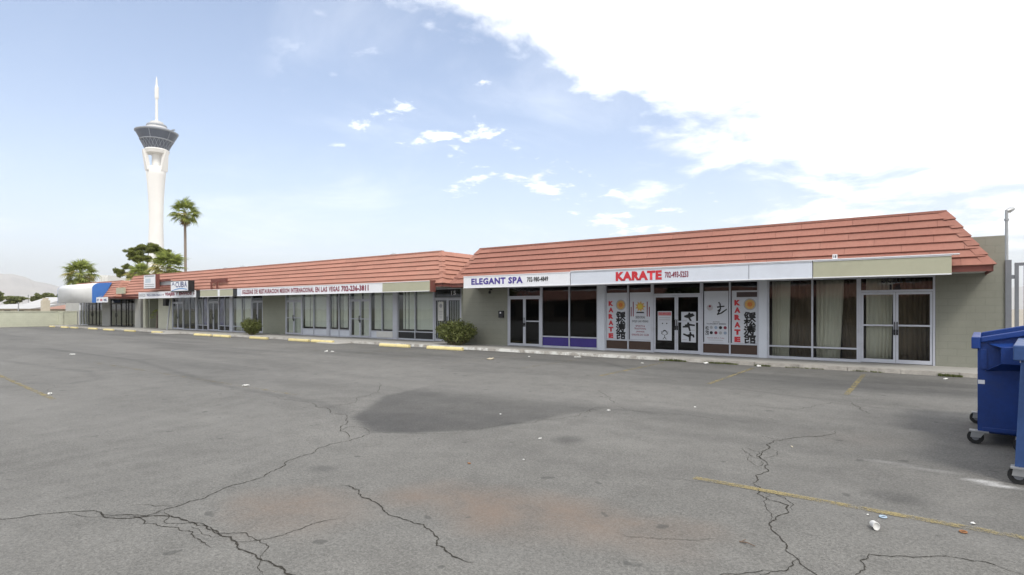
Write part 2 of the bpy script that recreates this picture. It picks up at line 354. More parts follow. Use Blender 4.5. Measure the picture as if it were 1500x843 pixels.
vo = t.new('ShaderNodeTexVoronoi'); t.set(vo.inputs['Vector'], geo); vo.inputs['Scale'].default_value = 85.
f = t.math('MULTIPLY', t.rng(n0, .3, .7, .88, 1.10, False), t.rng(n1, .28, .72, .84, 1.13, False))
f = t.math('MULTIPLY', f, t.rng(n2, .3, .7, .78, 1.2, False)); f = t.math('MULTIPLY', f, t.rng(n3, .3, .7, .84, 1.16, False))
sc_ = t.new('ShaderNodeSeparateColor'); t.set(sc_.inputs[0], vo.outputs['Color'])
f = t.math('MULTIPLY', f, t.rng(sc_.outputs[0], 0., 1., .80, 1.22, False))
c = t.mix(1.0, (.140, .1365, .128), f, 'MULTIPLY')
c = t.mix(t.math('MULTIPLY', va.outputs['Alpha'], .30), c, (.24, .235, .225))
c = t.mix(t.math('MULTIPLY', t.math('MULTIPLY', sp.outputs[1], t.rng(n1, .3, .65, .45, 1.)), .75), c, (.170, .122, .092))
c = t.mix(sp.outputs[0], c, t.mix(1.0, (.058, .057, .056), f, 'MULTIPLY'))
spots = t.rng(t.noise(geo, 4.1, 2, .4), .70, .745)
c = t.mix(t.math('MULTIPLY', spots, .55), c, (.05, .05, .048))
c = t.mix(t.math('MULTIPLY', sp.outputs[2], t.rng(n2, .25, .6, .3, 1.)), c, (.7, .7, .7))
t.set(b.inputs['Base Color'], c); b.inputs['Roughness'].default_value = .88; b.inputs['Specular IOR Level'].default_value = .3
bn = t.new('ShaderNodeBump'); bn.inputs['Strength'].default_value = .6; bn.inputs['Distance'].default_value = .006
t.set(bn.inputs['Height'], t.math('ADD', t.math('MULTIPLY', vo.outputs['Distance'], .8), t.math('MULTIPLY', n2, .8))); t.l.new(bn.outputs[0], b.inputs['Normal'])
LOT = tag(link('parking_lot', lot, m), 'cracked grey asphalt parking lot with faded yellow lines', 'parking lot', kind='structure')

m, t, b = principled('desert_ground'); geo = t.new('ShaderNodeNewGeometry').outputs['Position']
t.set(b.inputs['Base Color'], t.mix(t.noise(geo, .02, 6, .6), (.24, .21, .17), (.33, .30, .25))); b.inputs['Roughness'].default_value = .95
o = MB().add([(-16000, -16000, -.03), (16000, -16000, -.03), (16000, 16000, -.03), (-16000, 16000, -.03)], [(0, 1, 2, 3)])
tag(put('ground', o, m), 'flat sandy ground reaching out to the mountains', 'ground', kind='structure')

# cracks: jagged strips of dark grit in the asphalt
m, t, b = principled('crack_grit'); geo = t.new('ShaderNodeNewGeometry').outputs['Position']
t.set(b.inputs['Base Color'], t.mix(t.noise(geo, 25, 3, .6), (.022, .022, .02), (.065, .06, .052))); b.inputs['Roughness'].default_value = 1; b.inputs['Specular IOR Level'].default_value = .05
M_crack = m
rc = random.Random(11)
def frac(pts, rough, n=4):
    for _ in range(n):
        o = [pts[0]]
        for a, b_ in zip(pts[:-1], pts[1:]):
            d = Vector((b_[0]-a[0], b_[1]-a[1])); L = d.length
            if L < .03: o.append(b_); continue
            k = rc.uniform(.4, .6); nrm = Vector((-d.y, d.x)).normalized() if L else Vector((0, 0))
            mid = (a[0]+d.x*k+nrm.x*L*rough*rc.uniform(-1, 1), a[1]+d.y*k+nrm.y*L*rough*rc.uniform(-1, 1)); o += [mid, b_]
        pts = o
    return pts
def crack(px, wd, rough=.17, n=4):
    pts = frac(gp(*px), rough, n); mb = MB(); N = len(pts); vs = []
    for i, p in enumerate(pts):
        a, b_ = pts[max(i-1, 0)], pts[min(i+1, N-1)]; d = Vector((b_[0]-a[0], b_[1]-a[1]))
        nrm = Vector((-d.y, d.x)).normalized() if d.length else Vector((1, 0))
        tp = min(1, i/6, (N-1-i)/6); ww = wd*.29*(.25+.75*tp)*rc.uniform(.3, 1.35)+.0004
        vs += [(p[0]+nrm.x*ww, p[1]+nrm.y*ww, .0035), (p[0]-nrm.x*ww, p[1]-nrm.y*ww, .0035)]
    mb.add(vs, [(2*i, 2*i+1, 2*i+3, 2*i+2) for i in range(N-1)]); put('crack', mb, M_crack, LOT)
for px, wd in (
    ([(-30, 765), (0, 761), (82, 752), (129, 749), (172, 755), (215, 756), (241, 751)], .016),
    ([(150, 753), (190, 760), (215, 757), (267, 762), (308, 777), (345, 794), (375, 814), (413, 833), (440, 850)], .024),
    ([(172, 757), (230, 770), (262, 776), (290, 790), (312, 803)], .013), ([(241, 751), (248, 758), (240, 764), (262, 768), (300, 770), (318, 782), (360, 781), (381, 792), (390, 806), (383, 815)], .012),
    ([(100, 752), (150, 758), (172, 756)], .008), ([(280, 772), (300, 784), (330, 787)], .008), ([(383, 812), (378, 830), (386, 843)], .008),
    ([(215, 756), (258, 743), (301, 730), (336, 713), (370, 704), (402, 690), (426, 674), (469, 656), (484, 651), (515, 645), (542, 635)], .017),
    ([(509, 643), (498, 632), (510, 618), (507, 608), (480, 599), (440, 588), (380, 580)], .016), ([(542, 635), (535, 628), (515, 625), (498, 632)], .01),
    ([(345, 794), (379, 792), (420, 782), (456, 769), (509, 758)], .010), ([(185, 742), (230, 742), (270, 739)], .007),
    ([(500, 712), (526, 718), (530, 729), (567, 752), (601, 764), (632, 779), (639, 800), (660, 812), (693, 825)], .020),
    ([(542, 635), (600, 636), (700, 630), (780, 620), (860, 604), (890, 598)], .010), ([(862, 606), (870, 598), (905, 596), (940, 604), (1000, 608), (1060, 616)], .012),
    ([(1222, 632), (1147, 644), (1126, 657), (1118, 674), (1126, 691), (1105, 710)], .018), ([(1105, 710), (1109, 724), (1155, 741), (1130, 764), (1151, 796), (1168, 819), (1206, 846)], .017),
    ([(1168, 819), (1134, 838), (1110, 848)], .012), ([(1134, 838), (1080, 842), (1040, 846)], .01), ([(1105, 710), (1122, 740), (1128, 762)], .008),
    ([(1258, 850), (1260, 821), (1273, 812), (1340, 817), (1386, 815), (1440, 823), (1510, 848)], .014),
    ([(1092, 656), (1110, 662), (1118, 674), (1100, 668), (1088, 657)], .01), ([(1105, 637), (1128, 642), (1147, 646)], .01), ([(1118, 674), (1110, 684), (1096, 668)], .008), ([(1126, 657), (1140, 662), (1118, 672)], .008),
    ([(970, 700), (1025, 706), (1090, 712), (1150, 730), (1160, 748)], .008), ([(900, 780), (960, 789), (1050, 789)], .006), ([(1060, 590), (1150, 600), (1220, 590), (1270, 600)], .012),
    ([(1230, 585), (1260, 600), (1275, 607)], .012), ([(880, 570), (893, 585), (905, 592)], .012), ([(540, 560), (555, 575), (520, 590), (480, 598)], .014), ([(0, 552), (30, 560), (80, 590)], .008)):
    crack(px, wd)

# painted lines
def worn(name, col, amt):
    m, t, b = principled(name); geo = t.new('ShaderNodeNewGeometry').outputs['Position']
    t.set(b.inputs['Base Color'], t.mix(t.noise(geo, 6, 4, .6), col, tuple(x*.75 for x in col))); b.inputs['Roughness'].default_value = .85
    tr = t.new('ShaderNodeBsdfTransparent'); mx = t.new('ShaderNodeMixShader')
    k = t.math('ADD', t.math('MULTIPLY', t.noise(geo, 4, 6, .7), .6), t.math('MULTIPLY', t.noise(geo, 60, 3, .6), .4))
    t.set(mx.inputs[0], t.rng(k, .5-amt, .68-amt*.6, .0, .85)); t.l.new(tr.outputs[0], mx.inputs[1]); t.l.new(b.outputs[0], mx.inputs[2]); t.l.new(mx.outputs[0], t.n['Material Output'].inputs[0])
    return m
M_line = worn('line_yellow', (.31, .25, .11), .095); M_line2 = worn('line_yellow_faint', (.27, .22, .12), .03)
def pline(a, b_, wd, mat):
    a, b_ = Vector(a), Vector(b_); d = (b_-a).normalized(); n_ = Vector((-d.y, d.x))*wd/2
    put('painted_line', MB().add([(*(a-n_), .006), (*(b_-n_), .006), (*(b_+n_), .006), (*(a+n_), .006)], [(0, 1, 2, 3)]), mat, LOT)
for x in (-1.2, -3.9, -6.6): pline((x, 12.9), (x, 17.2), .10, M_line)
for x in (-9.3, -12.0, -14.7, -17.4, -20.1, -22.8, -25.5): pline((x, 13.3), (x, 17.2), .10, M_line2)
pline((-1.85, 5.66), (6, 5.50), .10, M_line)
pline((-20.5, 4.05), (-13.2, 3.5), .10, M_line); pline(gp((140, 532))[0], gp((440, 580))[0], .10, M_line2); pline(gp((20, 503))[0], gp((240, 496))[0], .12, M_line2)

# walkway and kerb
FR, FL = 19.8, 20.4                      # facade planes of the two front wings
tag(put('walkway', MB().box(-69.3, 3.2, 18.13, 21.2, -.02, .10), M_conc), 'concrete walkway under the storefront overhang', 'walkway', kind='structure')
m, t, b = principled('kerb_paint'); geo = t.new('ShaderNodeNewGeometry').outputs['Position']; sp = t.new('ShaderNodeSeparateXYZ'); t.set(sp.inputs[0], geo)
nk = t.noise(geo, 3.5, 7, .75); c = t.mix(1.0, (.33, .31, .28), t.rng(nk, .3, .7, .6, 1.25, False), 'MULTIPLY')
t.set(b.inputs['Base Color'], t.mix(t.math('MULTIPLY', t.rng(t.noise(geo, 2.1, 8, .75), .44, .56), t.math('MULTIPLY', t.rng(sp.outputs[0], -4., -10.), t.rng(sp.outputs[0], -24., -18., .35, 1.))), c, (.60, .60, .57))); b.inputs['Roughness'].default_value = .9
bn = t.new('ShaderNodeBump'); bn.inputs['Strength'].default_value = .7; bn.inputs['Distance'].default_value = .02; t.set(bn.inputs['Height'], nk); t.l.new(bn.outputs[0], b.inputs['Normal'])
kb = MB()
for i in range(60):                       # slightly uneven, chipped kerb stones
    xa, xb = -69.3+i*72.5/60, -69.3+(i+1)*72.5/60-.012; e = random.uniform(-.012, .012); h_ = .104+random.uniform(-.008, .006)
    kb.hexa([(xa, 17.97+e, -.02), (xb, 17.97+e, -.02), (xb, 18.128, -.02), (xa, 18.128, -.02), (xa, 17.99+e, h_), (xb, 17.99+e, h_), (xb, 18.128, h_), (xa, 18.128, h_)])
tag(put('kerb', kb, m), 'worn concrete kerb with flaking white paint along the walkway', 'kerb', kind='structure')
tag(put('ramp', MB().hexa([(-24.6, 17.0, .004), (-22.9, 17.0, .004), (-22.9, 17.94, .004), (-24.6, 17.94, .004), (-24.5, 17.0, .014), (-23.0, 17.0, .014), (-23.0, 17.94, .10), (-24.5, 17.94, .10)]), M_conc), 'small concrete ramp up to the walkway', 'ramp', kind='structure')
tag(put('ramp', MB().hexa([(-43.5, 16.9, .004), (-41.2, 16.9, .004), (-41.2, 17.94, .004), (-43.5, 17.94, .004), (-43.4, 16.9, .014), (-41.3, 16.9, .014), (-41.3, 17.94, .10), (-43.4, 17.94, .10)]), M_conc), 'small concrete ramp beside the leaning post', 'ramp', kind='structure')

# ------------------------------------------------------------------ storefront builders
def bars(mb, vs, hs, x0, x1, z0, z1, Y, wd=.05, dp=.05):
    for x in vs: mb.box(x-wd/2, x+wd/2, Y-dp, Y+dp, z0, z1)
    for z, a, b_ in hs: mb.box(a, b_, Y-dp+.004, Y+dp-.004, z-wd/2, z+wd/2)
def window(bld, x0, x1, z0, z1, Y, mull=(), rails=(), frame=None, gl=None, kick=None, kickmat=None, wd=.05):
    frame = frame or M_alu; xs_ = [x0+wd/2]+list(mull)+[x1-wd/2]; zs_ = [z0+wd*.8]+list(rails)+[z1-wd/2]
    mb = MB(); bars(mb, xs_, [], x0, x1, z0, z1, Y, wd)
    for a, b_ in zip(xs_[:-1], xs_[1:]):
        for i, z in enumerate(zs_):
            ww = wd*1.6 if i == 0 else wd; mb.box(a+wd/2, b_-wd/2, Y-.045, Y+.045, z-ww/2, z+ww/2)
    win = bevel(put('window', mb, frame, bld), .004, 1)
    for a, b_ in zip(xs_[:-1], xs_[1:]):
        for i, (p, q_) in enumerate(zip(zs_[:-1], zs_[1:])):
            isk = kick and i == 0
            put('kick_panel' if isk else 'pane', MB().box(a+wd*.4, b_-wd*.4, Y-.006, Y+.006, p+wd*.3, q_-wd*.3), kickmat if isk else (gl or M_gdark), win)
    return win
def door(bld, x0, x1, z0, z1, Y, frame=None, gl=None, mid=None, handle=1, wd=.06):
    frame = frame or M_alu; mb = MB()
    for a in (x0, x1-wd): mb.box(a, a+wd, Y-.03, Y+.03, z0, z1)
    for a, b_ in ((z0, z0+.11), (z1-.07, z1))+(((mid-.025, mid+.025),) if mid else ()): mb.box(x0+wd, x1-wd, Y-.027, Y+.027, a, b_)
    d = bevel(put('door', mb, frame, bld), .004, 1)
    zz = [z0+.11]+([mid-.025, mid+.025] if mid else [])+[z1-.07]
    for i in range(0, len(zz), 2): put('pane', MB().box(x0+wd*.8, x1-wd*.8, Y-.005, Y+.005, zz[i]-.01, zz[i+1]+.01), gl or M_gdark, d)
    hx = x1-wd/2 if handle > 0 else x0+wd/2
    hm = MB(); hm.tube([(hx, Y-.03, 1.0), (hx, Y-.08, 1.02), (hx, Y-.08, 1.30), (hx, Y-.03, 1.32)], .013, 6); hm.box(hx-.025, hx+.025, Y-.036, Y-.028, .94, 1.10)
    put('handle', hm, M_black, d); return d
def entrance(bld, x0, x1, Y, ztop, zd=2.2, frame=None, gl=None, mid=None, mids=(True, True)):
    """a pair of glazed doors in a frame with a light above"""
    frame = frame or M_alu; f = MB(); wd = .055
    for a in (x0, x1-wd): f.box(a, a+wd, Y-.052, Y+.052, .10, ztop)
    f.box(x0+wd, x1-wd, Y-.049, Y+.049, zd, zd+.06); f.box(x0+wd, x1-wd, Y-.049, Y+.049, ztop-.05, ztop)
    fr = bevel(put('door_frame', f, frame, bld), .004, 1)
    put('pane', MB().box(x0+wd*.6, x1-wd*.6, Y-.006, Y+.006, zd+.05, ztop-.04), gl or M_gdark, fr)
    xm = (x0+x1)/2
    a = door(bld, x0+wd+.006, xm-.004, .115, zd-.006, Y, frame, gl, mid if mids[0] else None, 1); b_ = door(bld, xm+.004, x1-wd-.006, .115, zd-.006, Y, frame, gl, mid if mids[1] else None, -1)
    return fr, a, b_
def wall(bld, x0, x1, Y, z1, mat, th=.2, z0=.095): return put('wall', MB().box(x0, x1, Y, Y+th, z0, z1), mat, bld)

# mansard roof of interlocking panels: face runs along X from eave corner to eave corner, hips at either end
def mansard(bld, x0, x1, Ye, Ze, run, rise, mat, hipL, hipR, retR=None, rows=7, pw=1.32, retL=None):
    zt, Yt = Ze+rise, Ye+run; L = math.hypot(run, rise); ux = Vector((1, 0, 0)); us = Vector((0, run/L, rise/L)); un = Vector((0, -rise/L, run/L))
    dk = MB(); ax = x0+(run if hipL else 0); bx = x1-(run if hipR else 0)
    # deck behind the panels (solid wedge) with the fascia board along the eave
    dk.hexa([(x0+.03, Ye+.03, Ze), (x1-.03, Ye+.03, Ze), (x1-.03, Ye+4.2, Ze), (x0+.03, Ye+4.2, Ze), (ax, Yt+.03, zt-.02), (bx, Yt+.03, zt-.02), (bx, Ye+4.2, zt-.02), (ax, Ye+4.2, zt-.02)])
    roof = put('roof', dk, M_tiledark, bld)
    put('fascia_board', MB().box(x0+.02, x1-.02, Ye-.01, Ye+.028, Ze-.13, Ze+.02), M_fascia, roof)
    ch = L/rows
    def panel_mesh(quad):   # quad: (u, s) corners lower-left, lower-right, upper-right, upper-left in the slope plane; front edge lifted
        n_ = 2; vs = []
        lift = {0: .066, 1: .066, 2: .012, 3: .012}
        for i, (u, s_) in enumerate(quad): vs.append((u, s_, lift[i]))
        for i, (u, s_) in enumerate(quad): vs.append((u, s_, lift[i]-.045 if i < 2 else -.004))
        mb = MB().add(vs, [(0, 1, 2, 3), (4, 7, 6, 5), (0, 4, 5, 1), (1, 5, 6, 2), (2, 6, 7, 3), (3, 7, 4, 0)]); return mb
    def lay(org, uu, uslope, unn, length, cutA, cutB, rnd):
        """panels on one face; org = lower left corner, uu along the eave, cut* = the face narrows by run at that end"""
        cache = {}
        Mx = Matrix((uu, uslope, unn)).transposed()
        for r in range(rows):
            s0, s1 = r*ch, (r+1)*ch
            la, lb = (run*r/rows if cutA else 0), length-(run*r/rows if cutB else 0)
            la1, lb1 = (run*(r+1)/rows if cutA else 0), length-(run*(r+1)/rows if cutB else 0)
            off = -(r*.47 % 1)*pw; k = off
            while k < length:
                a, b_ = k, k+pw-.006; k += pw
                if b_ <= la+.02 or a >= lb-.02: continue
                full = a >= max(la, la1) and b_ <= min(lb, lb1)
                if full:
                    key = 'f'
                    if key not in cache: cache[key] = None
                    quad = [(0, 0), (pw-.006, 0), (pw-.006, ch+.02), (0, ch+.02)]; u0 = a
                else:
                    q4 = [(max(a, la), 0), (min(b_, lb), 0), (max(min(b_, lb1), max(a, la1)), ch+.02), (max(a, la1), ch+.02)]
                    if q4[2][0] < q4[3][0]: q4[2] = q4[3]
                    u0 = q4[0][0]; quad = [(x-u0, y) for x, y in q4]
                pos = org+uu*u0+uslope*s0
                if full and cache.get('f'): me = cache['f']
                else:
                    mb = panel_mesh(quad); mb.v = [tuple(Mx@Vector(v)) for v in mb.v]; me = mb.mesh('tile')
                    if full: cache['f'] = me
                jit = unn*random.uniform(-.0012, .0012)
                link('tile', me, mat, roof, pos+jit)
    lay(Vector((x0, Ye, Ze)), ux, us, un, x1-x0, hipL, hipR, 0)
    def hipcaps(cx, sgn):
        n_ = 6; lo = Vector((cx, Ye, Ze)); hi = Vector((cx-sgn*run, Yt, zt))
        for i in range(n_):
            a = lo.lerp(hi, i/n_); b_ = lo.lerp(hi, (i+1.12)/n_) if i < n_-1 else hi
            out_ = Vector((sgn*.6, -.6, .35)).normalized()
            e1 = Vector((-sgn, 0, 0)); e2 = Vector((0, 1, 0)); w_ = .17; vs = []
            for p, lf in ((a, .095), (b_, .055)):
                vs += [p+e1*w_+un*(lf-.03), p+out_*lf*1.15, p+e2*w_+Vector((sgn*rise/L, 0, run/L))*(lf-.03)]
            vs += [v-out_*.03 for v in vs]
            put('hip_cap', MB().add(vs, [(0, 1, 4, 3), (1, 2, 5, 4), (6, 9, 10, 7), (7, 10, 11, 8), (0, 6, 7, 1), (1, 7, 8, 2), (3, 4, 10, 9), (4, 5, 11, 10), (0, 3, 9, 6), (2, 8, 11, 5)]), mat, roof)
    if hipR:
        if retR: lay(Vector((x1, Ye, Ze)), Vector((0, 1, 0)), Vector((-run/L, 0, rise/L)), Vector((rise/L, 0, run/L)), retR, True, False, 1)
        hipcaps(x1, 1)
        put('fascia_board', MB().box(x1-.028, x1+.012, Ye+.03, Ye+(retR or 2), Ze-.13, Ze+.02), M_fascia, roof)
    if hipL:
        if retL: lay(Vector((x0, Ye+retL, Ze)), Vector((0, -1, 0)), Vector((run/L, 0, rise/L)), Vector((-rise/L, 0, run/L)), retL, False, True, 1)
        hipcaps(x0, -1)
        put('fascia_board', MB().box(x0-.012, x0+.028, Ye+.03, Ye+(retL or 2), Ze-.13, Ze+.02), M_fascia, roof)
    put('ridge_flashing', MB().box(ax-.03, bx+.03, Yt-.05, Yt+.12, zt-.005, zt+.055), mat, roof)
    put('soffit', MB().box(x0+.06, x1-.06, Ye+.03, Ye+2.6, Ze-.09, Ze-.04), M_soffit, roof)
    return roof

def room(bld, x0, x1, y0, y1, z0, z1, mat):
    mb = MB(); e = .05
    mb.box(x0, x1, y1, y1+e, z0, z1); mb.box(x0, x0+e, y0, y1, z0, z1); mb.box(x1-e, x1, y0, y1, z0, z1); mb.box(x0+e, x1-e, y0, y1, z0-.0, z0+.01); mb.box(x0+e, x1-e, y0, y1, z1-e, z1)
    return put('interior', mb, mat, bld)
def wavy(x0, x1, Y, z0, z1, n, amp, taper=0., seed=0):
    rr = random.Random(seed); mb = MB(); k = max(int((x1-x0)/.02), 8); vs = []; ph = rr.uniform(0, 6)
    for j in range(5):
        z = z1+(z0-z1)*j/4
        for i in range(k+1):
            u = i/k; x = x0+(x1-x0)*u-taper*u*(j/4)
            y = Y+amp*(.6+.4*math.sin(u*5+ph))*math.sin(u*n*6.283+ph+.6*math.sin(u*9))+.01*math.sin(j*2+u*7)
            vs.append((x, y, z))
    mb.add(vs, [(j*(k+1)+i, j*(k+1)+i+1, (j+1)*(k+1)+i+1, (j+1)*(k+1)+i) for j in range(4) for i in range(k)]); return mb
def curtain(x0, x1, Y, label, mat=None, n=7, amp=.045, taper=0., z0=.13, z1=2.6, seed=0, group=None):
    o = smooth(put('curtain', wavy(x0, x1, Y, z0, z1, n, amp, taper, seed), mat or M_curtain)); md = o.modifiers.new('thick', 'SOLIDIFY'); md.thickness = .004
    return tag(o, label, 'curtain', group)
def blind(x0, x1, Y, label, z0=.14, z1=2.62, gaps=(), seed=0):
    rr = random.Random(seed); t_ = thing('vertical_blind', ((x0+x1)/2, Y, z0), label, 'blind'); mb = MB(); x = x0
    while x < x1-.05:
        u = (x-x0)/(x1-x0)
        if not any(a < u < b_ for a, b_ in gaps):
            an = rr.gauss(.28, .09); dx, dy = .052*math.cos(an), .052*math.sin(an); zz = z0+rr.uniform(0, .012)
            mb.add([(x-dx, Y-dy, zz), (x+dx, Y+dy, zz), (x+dx, Y+dy, z1), (x-dx, Y-dy, z1), (x-dx, Y-dy+.004, zz), (x+dx, Y+dy+.004, zz), (x+dx, Y+dy+.004, z1), (x-dx, Y-dy+.004, z1)], [(0, 1, 2, 3), (5, 4, 7, 6), (0, 3, 7, 4), (1, 5, 6, 2)])
        x += .092
    put('slats', mb, M_blind, t_); put('head_rail', MB().box(x0-.03, x1+.03, Y-.03, Y+.03, z1, z1+.05), M_white, t_); return t_

# ------------------------------------------------------------------ right-hand wing (suites 12 to 14)
XR = lambda px: Xat(px, FR+.06)
bR = thing('storefront_building', (-7.5, 22.5, 0), 'sage green block storefront wing with terracotta mansard roof above the two letter signs', 'building', 'wings of the strip mall')
ZS = 2.66                                 # soffit underside
roofR = mansard(bR, -16.35, 1.42, 18.05, 2.76, .90, 1.52, M_tileR, True, True, retR=2.2, retL=6.)
x12a, x12b, x12m, x12c = XR(744.5), XR(793.5), XR(834.4), XR(876.5); x13a, x13z = XR(887), XR(1112); x14a, x14m, x14d, x14z = XR(1124.5), XR(1190), XR(1258), XR(1370)
wall(bR, -17.2, x12a-.003, FR, 2.9, M_wallR); wall(bR, x14z+.003, 1.80, FR, 3.66, M_wallR)
put('wall', MB().box(-17.2, -17.0, FR+.2, 31, .095, 3.6), M_wallR, bR); put('wall', MB().box(1.60, 1.80, FR+.2, 31, .095, 3.655), M_wallR, bR)
put('flat_roof', MB().box(-17.0, 1.60, 22.3, 31, 3.4, 3.5), M_conc, bR); put('wall', MB().box(-17.0, 1.60, 30.8, 31, .095, 3.6), M_wallR, bR)
for a, b_ in ((x12c+.003, x13a-.003), (x13z+.003, x14a-.003)): put('pillar', MB().box(a, b_, FR-.02, FR+.18, .095, 2.72), M_grey, bR)
YG = FR+.06
entrance(bR, x12a, x12b, YG, ZS, 2.2, gl=M_gdark, mid=1.18, mids=(False, True))
window(bR, x12b+.003, x12c, .10, ZS, YG, [x12m], [.56], gl=M_gdark, kick=True, kickmat=M_purplepanel)
k1, k2, k3, k4 = XR(920.5), XR(956), XR(1028), XR(1069.5)
window(bR, x13a, k2-.003, .10, ZS, YG, [k1], [.52], gl=M_gdark, kick=True, kickmat=M_brownpanel)
entrance(bR, k2, k3, YG, ZS, 2.2, gl=M_gdark, mid=1.25, mids=(False, True))
window(bR, k3+.003, x13z, .10, ZS, YG, [k4], [.52], gl=M_gdark, kick=True, kickmat=M_brownpanel)
window(bR, x14a, x14d-.003, .10, ZS, YG, [x14m], [.50], gl=M_gmid)
entrance(bR, x14d, x14z, YG, ZS, 2.2, gl=M_gmid, mid=1.22)
xp1, xp2 = (x12c+x13a)/2, (x13z+x14a)/2
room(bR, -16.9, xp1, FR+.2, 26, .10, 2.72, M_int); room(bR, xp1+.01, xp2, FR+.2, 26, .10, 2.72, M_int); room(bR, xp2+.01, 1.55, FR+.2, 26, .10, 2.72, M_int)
curtain(XR(1129), XR(1157), 20.02, 'cream curtain in the window beside the doors of suite 14, next to the pillar', taper=.05, seed=1)
curtain(XR(1157)-.05, XR(1187), 20.22, 'dark brown curtain hanging between the two cream curtains', M_curtainb, seed=2)
curtain(XR(1194), XR(1236), 20.02, 'wide cream curtain in the window right beside the double doors', taper=.12, seed=3)
curtain(XR(1234)-.05, XR(1262), 20.22, 'dark brown curtain behind the window next to the suite 14 doors', M_curtainb, seed=4)
curtain(XR(1268), XR(1308), 20.02, 'cream curtain hanging behind the left leaf of the suite 14 doors', n=6, taper=.05, seed=5)
curtain(XR(1316), XR(1372), 20.2, 'brown curtain hanging behind the right leaf of the suite 14 doors', M_curtainb, n=7, amp=.07, seed=6)
def ztop(px, py, Y): return onY(px, py, Y).z
# suite numbers on the lights over the doors
def glassnum(s, px0, px1, py0, py1, Y, bld, mat=M_black, bold=.03): text_part(s, Xat(px0, Y), Xat(px1, Y), onY(px0, py1, Y).z, onY(px0, py0, Y).z, Y, mat, bld, bold, name='suite_number')
YT = YG-.012
glassnum('SUITE', 752, 781, 420, 428, YT, bR); glassnum('12', 762, 775, 429.5, 437, YT, bR); glassnum('SUITE', 1291, 1334, 404, 415, YT, bR); glassnum('14', 1303, 1320, 417, 427, YT, bR); glassnum('13', 987, 998, 427, 433.5, YT, bR)
put('mail_box', MB().box(XR(733), XR(739.5), FR-.09, FR-.002, 1.32, 1.62), M_black, bR); put('mail_label', MB().box(XR(735), XR(737), FR-.094, FR-.0905, 1.50, 1.57), M_white, bR)
lm = MB(); xl = XR(721.5); lm.tube([(xl, FR, 2.58), (xl, FR-.10, 2.56), (xl, FR-.15, 2.48)], .03, 8); lm.lathe([(.03, 2.38), (.055, 2.40), (.06, 2.46), (.03, 2.50)], 10, (xl, FR-.15)); put('wall_lamp', lm, M_black, bR)

# ------------------------------------------------------------------ fascia signs of the right-hand wing
def signboard(name, x0, x1, z0, z1, Y, mat, label, cat='sign', dp=.20, seams=(), trim=None, group=None):
    t_ = thing(name, ((x0+x1)/2, Y, z0), label, cat, group)
    bevel(put('cabinet', MB().box(x0, x1, Y, Y+dp, z0, z1), mat, t_), .006, 1)
    tr = MB(); tr.box(x0, x1, Y-.014, Y-.002, z1-.028, z1); tr.box(x0, x1, Y-.014, Y-.002, z0, z0+.028); put('trim', tr, trim or M_white, t_)
    for s_ in seams: put('seam', MB().box(s_-.006, s_+.006, Y-.008, Y-.001, z0+.03, z1-.03), M_steel, t_)
    return t_
YS = 17.74; XS = lambda px: Xat(px, YS); zb, zt_ = 2.56, 3.05
s1 = signboard('shop_sign', XS(679), XS(835)-.012, zb, zt_, YS, M_white, 'white fascia sign with purple spa lettering and a phone number')
text_part('ELEGANT SPA', XS(690.5), XS(766), zb+.13, zt_-.10, YS-.006, M_purple, s1, .045, space=1.1); text_part('702-980-4849', XS(772), XS(803), zb+.17, zt_-.13, YS-.006, M_black, s1, .035, 'phone_number')
sx = lambda a: XS(a)
s2 = signboard('shop_sign', XS(836), XS(1190.5)-.012, zb, zt_, YS, M_grey, 'long pale fascia sign with big red karate lettering', seams=(XS(1097),))
text_part('KARATE', XS(902), XS(969.5), zb+.10, zt_-.08, YS-.006, M_red, s2, .06, space=1.1); text_part('702-493-5253', XS(974), XS(1008.5), zb+.15, zt_-.14, YS-.006, M_maroon, s2, .035, 'phone_number')
s3 = signboard('blank_sign', XS(1191), XS(1394), zb, zt_, YS, M_olive, 'blank olive fascia board over the suite 14 doors', seams=())
put('top_flashing', MB().box(XS(836), XS(1406), YS-.03, YS+.24, zt_+.004, zt_+.03), M_white, s3)
nt = thing('number_plate', (XS(1222), YS+.08, zt_+.03), 'tiny white number plate standing on the olive fascia board', 'sign')
put('plate', MB().box(XS(1219), XS(1226), YS+.07, YS+.09, zt_+.03, zt_+.16), M_white, nt); text_part('18', XS(1220.3), XS(1224.7), zt_+.055, zt_+.135, YS+.066, M_black, nt, .02)

# ------------------------------------------------------------------ posters on the glass of the karate school
YP = YG-.016
def poster(px0, px1, pz0, pz1, label, mat=None, group=None):
    a, b_ = Xat(px0, YP), Xat(px1, YP); t_ = thing('window_poster', ((a+b_)/2, YP, pz0), label, 'poster', group)
    put('sheet', MB().box(a, b_, YP-.002, YP+.002, pz0, pz1), M_white2, t_); return t_, a, b_
M_white2 = paint('poster_white', (.52, .545, .60), .55, .04, 3.)
M_gold = paint('emblem_gold', (.55, .33, .10), .6, .2, 20.); M_orange = paint('emblem_orange', (.55, .18, .05), .6, .2, 20.); M_greyp = paint('print_grey', (.33, .34, .36), .7, .1)
def flat(mb_pts, Yf, mat, parent, name):   # a printed shape: polygon of (x, z)
    return put(name, MB().prism(mb_pts, 'y', Yf-.0008, Yf), mat, parent)
def disc(cx, cz, r, n=24, r2=1.): return [(cx+r*math.cos(2*math.pi*i/n), cz+r*r2*math.sin(2*math.pi*i/n)) for i in range(n)]
YF = YP-.0035
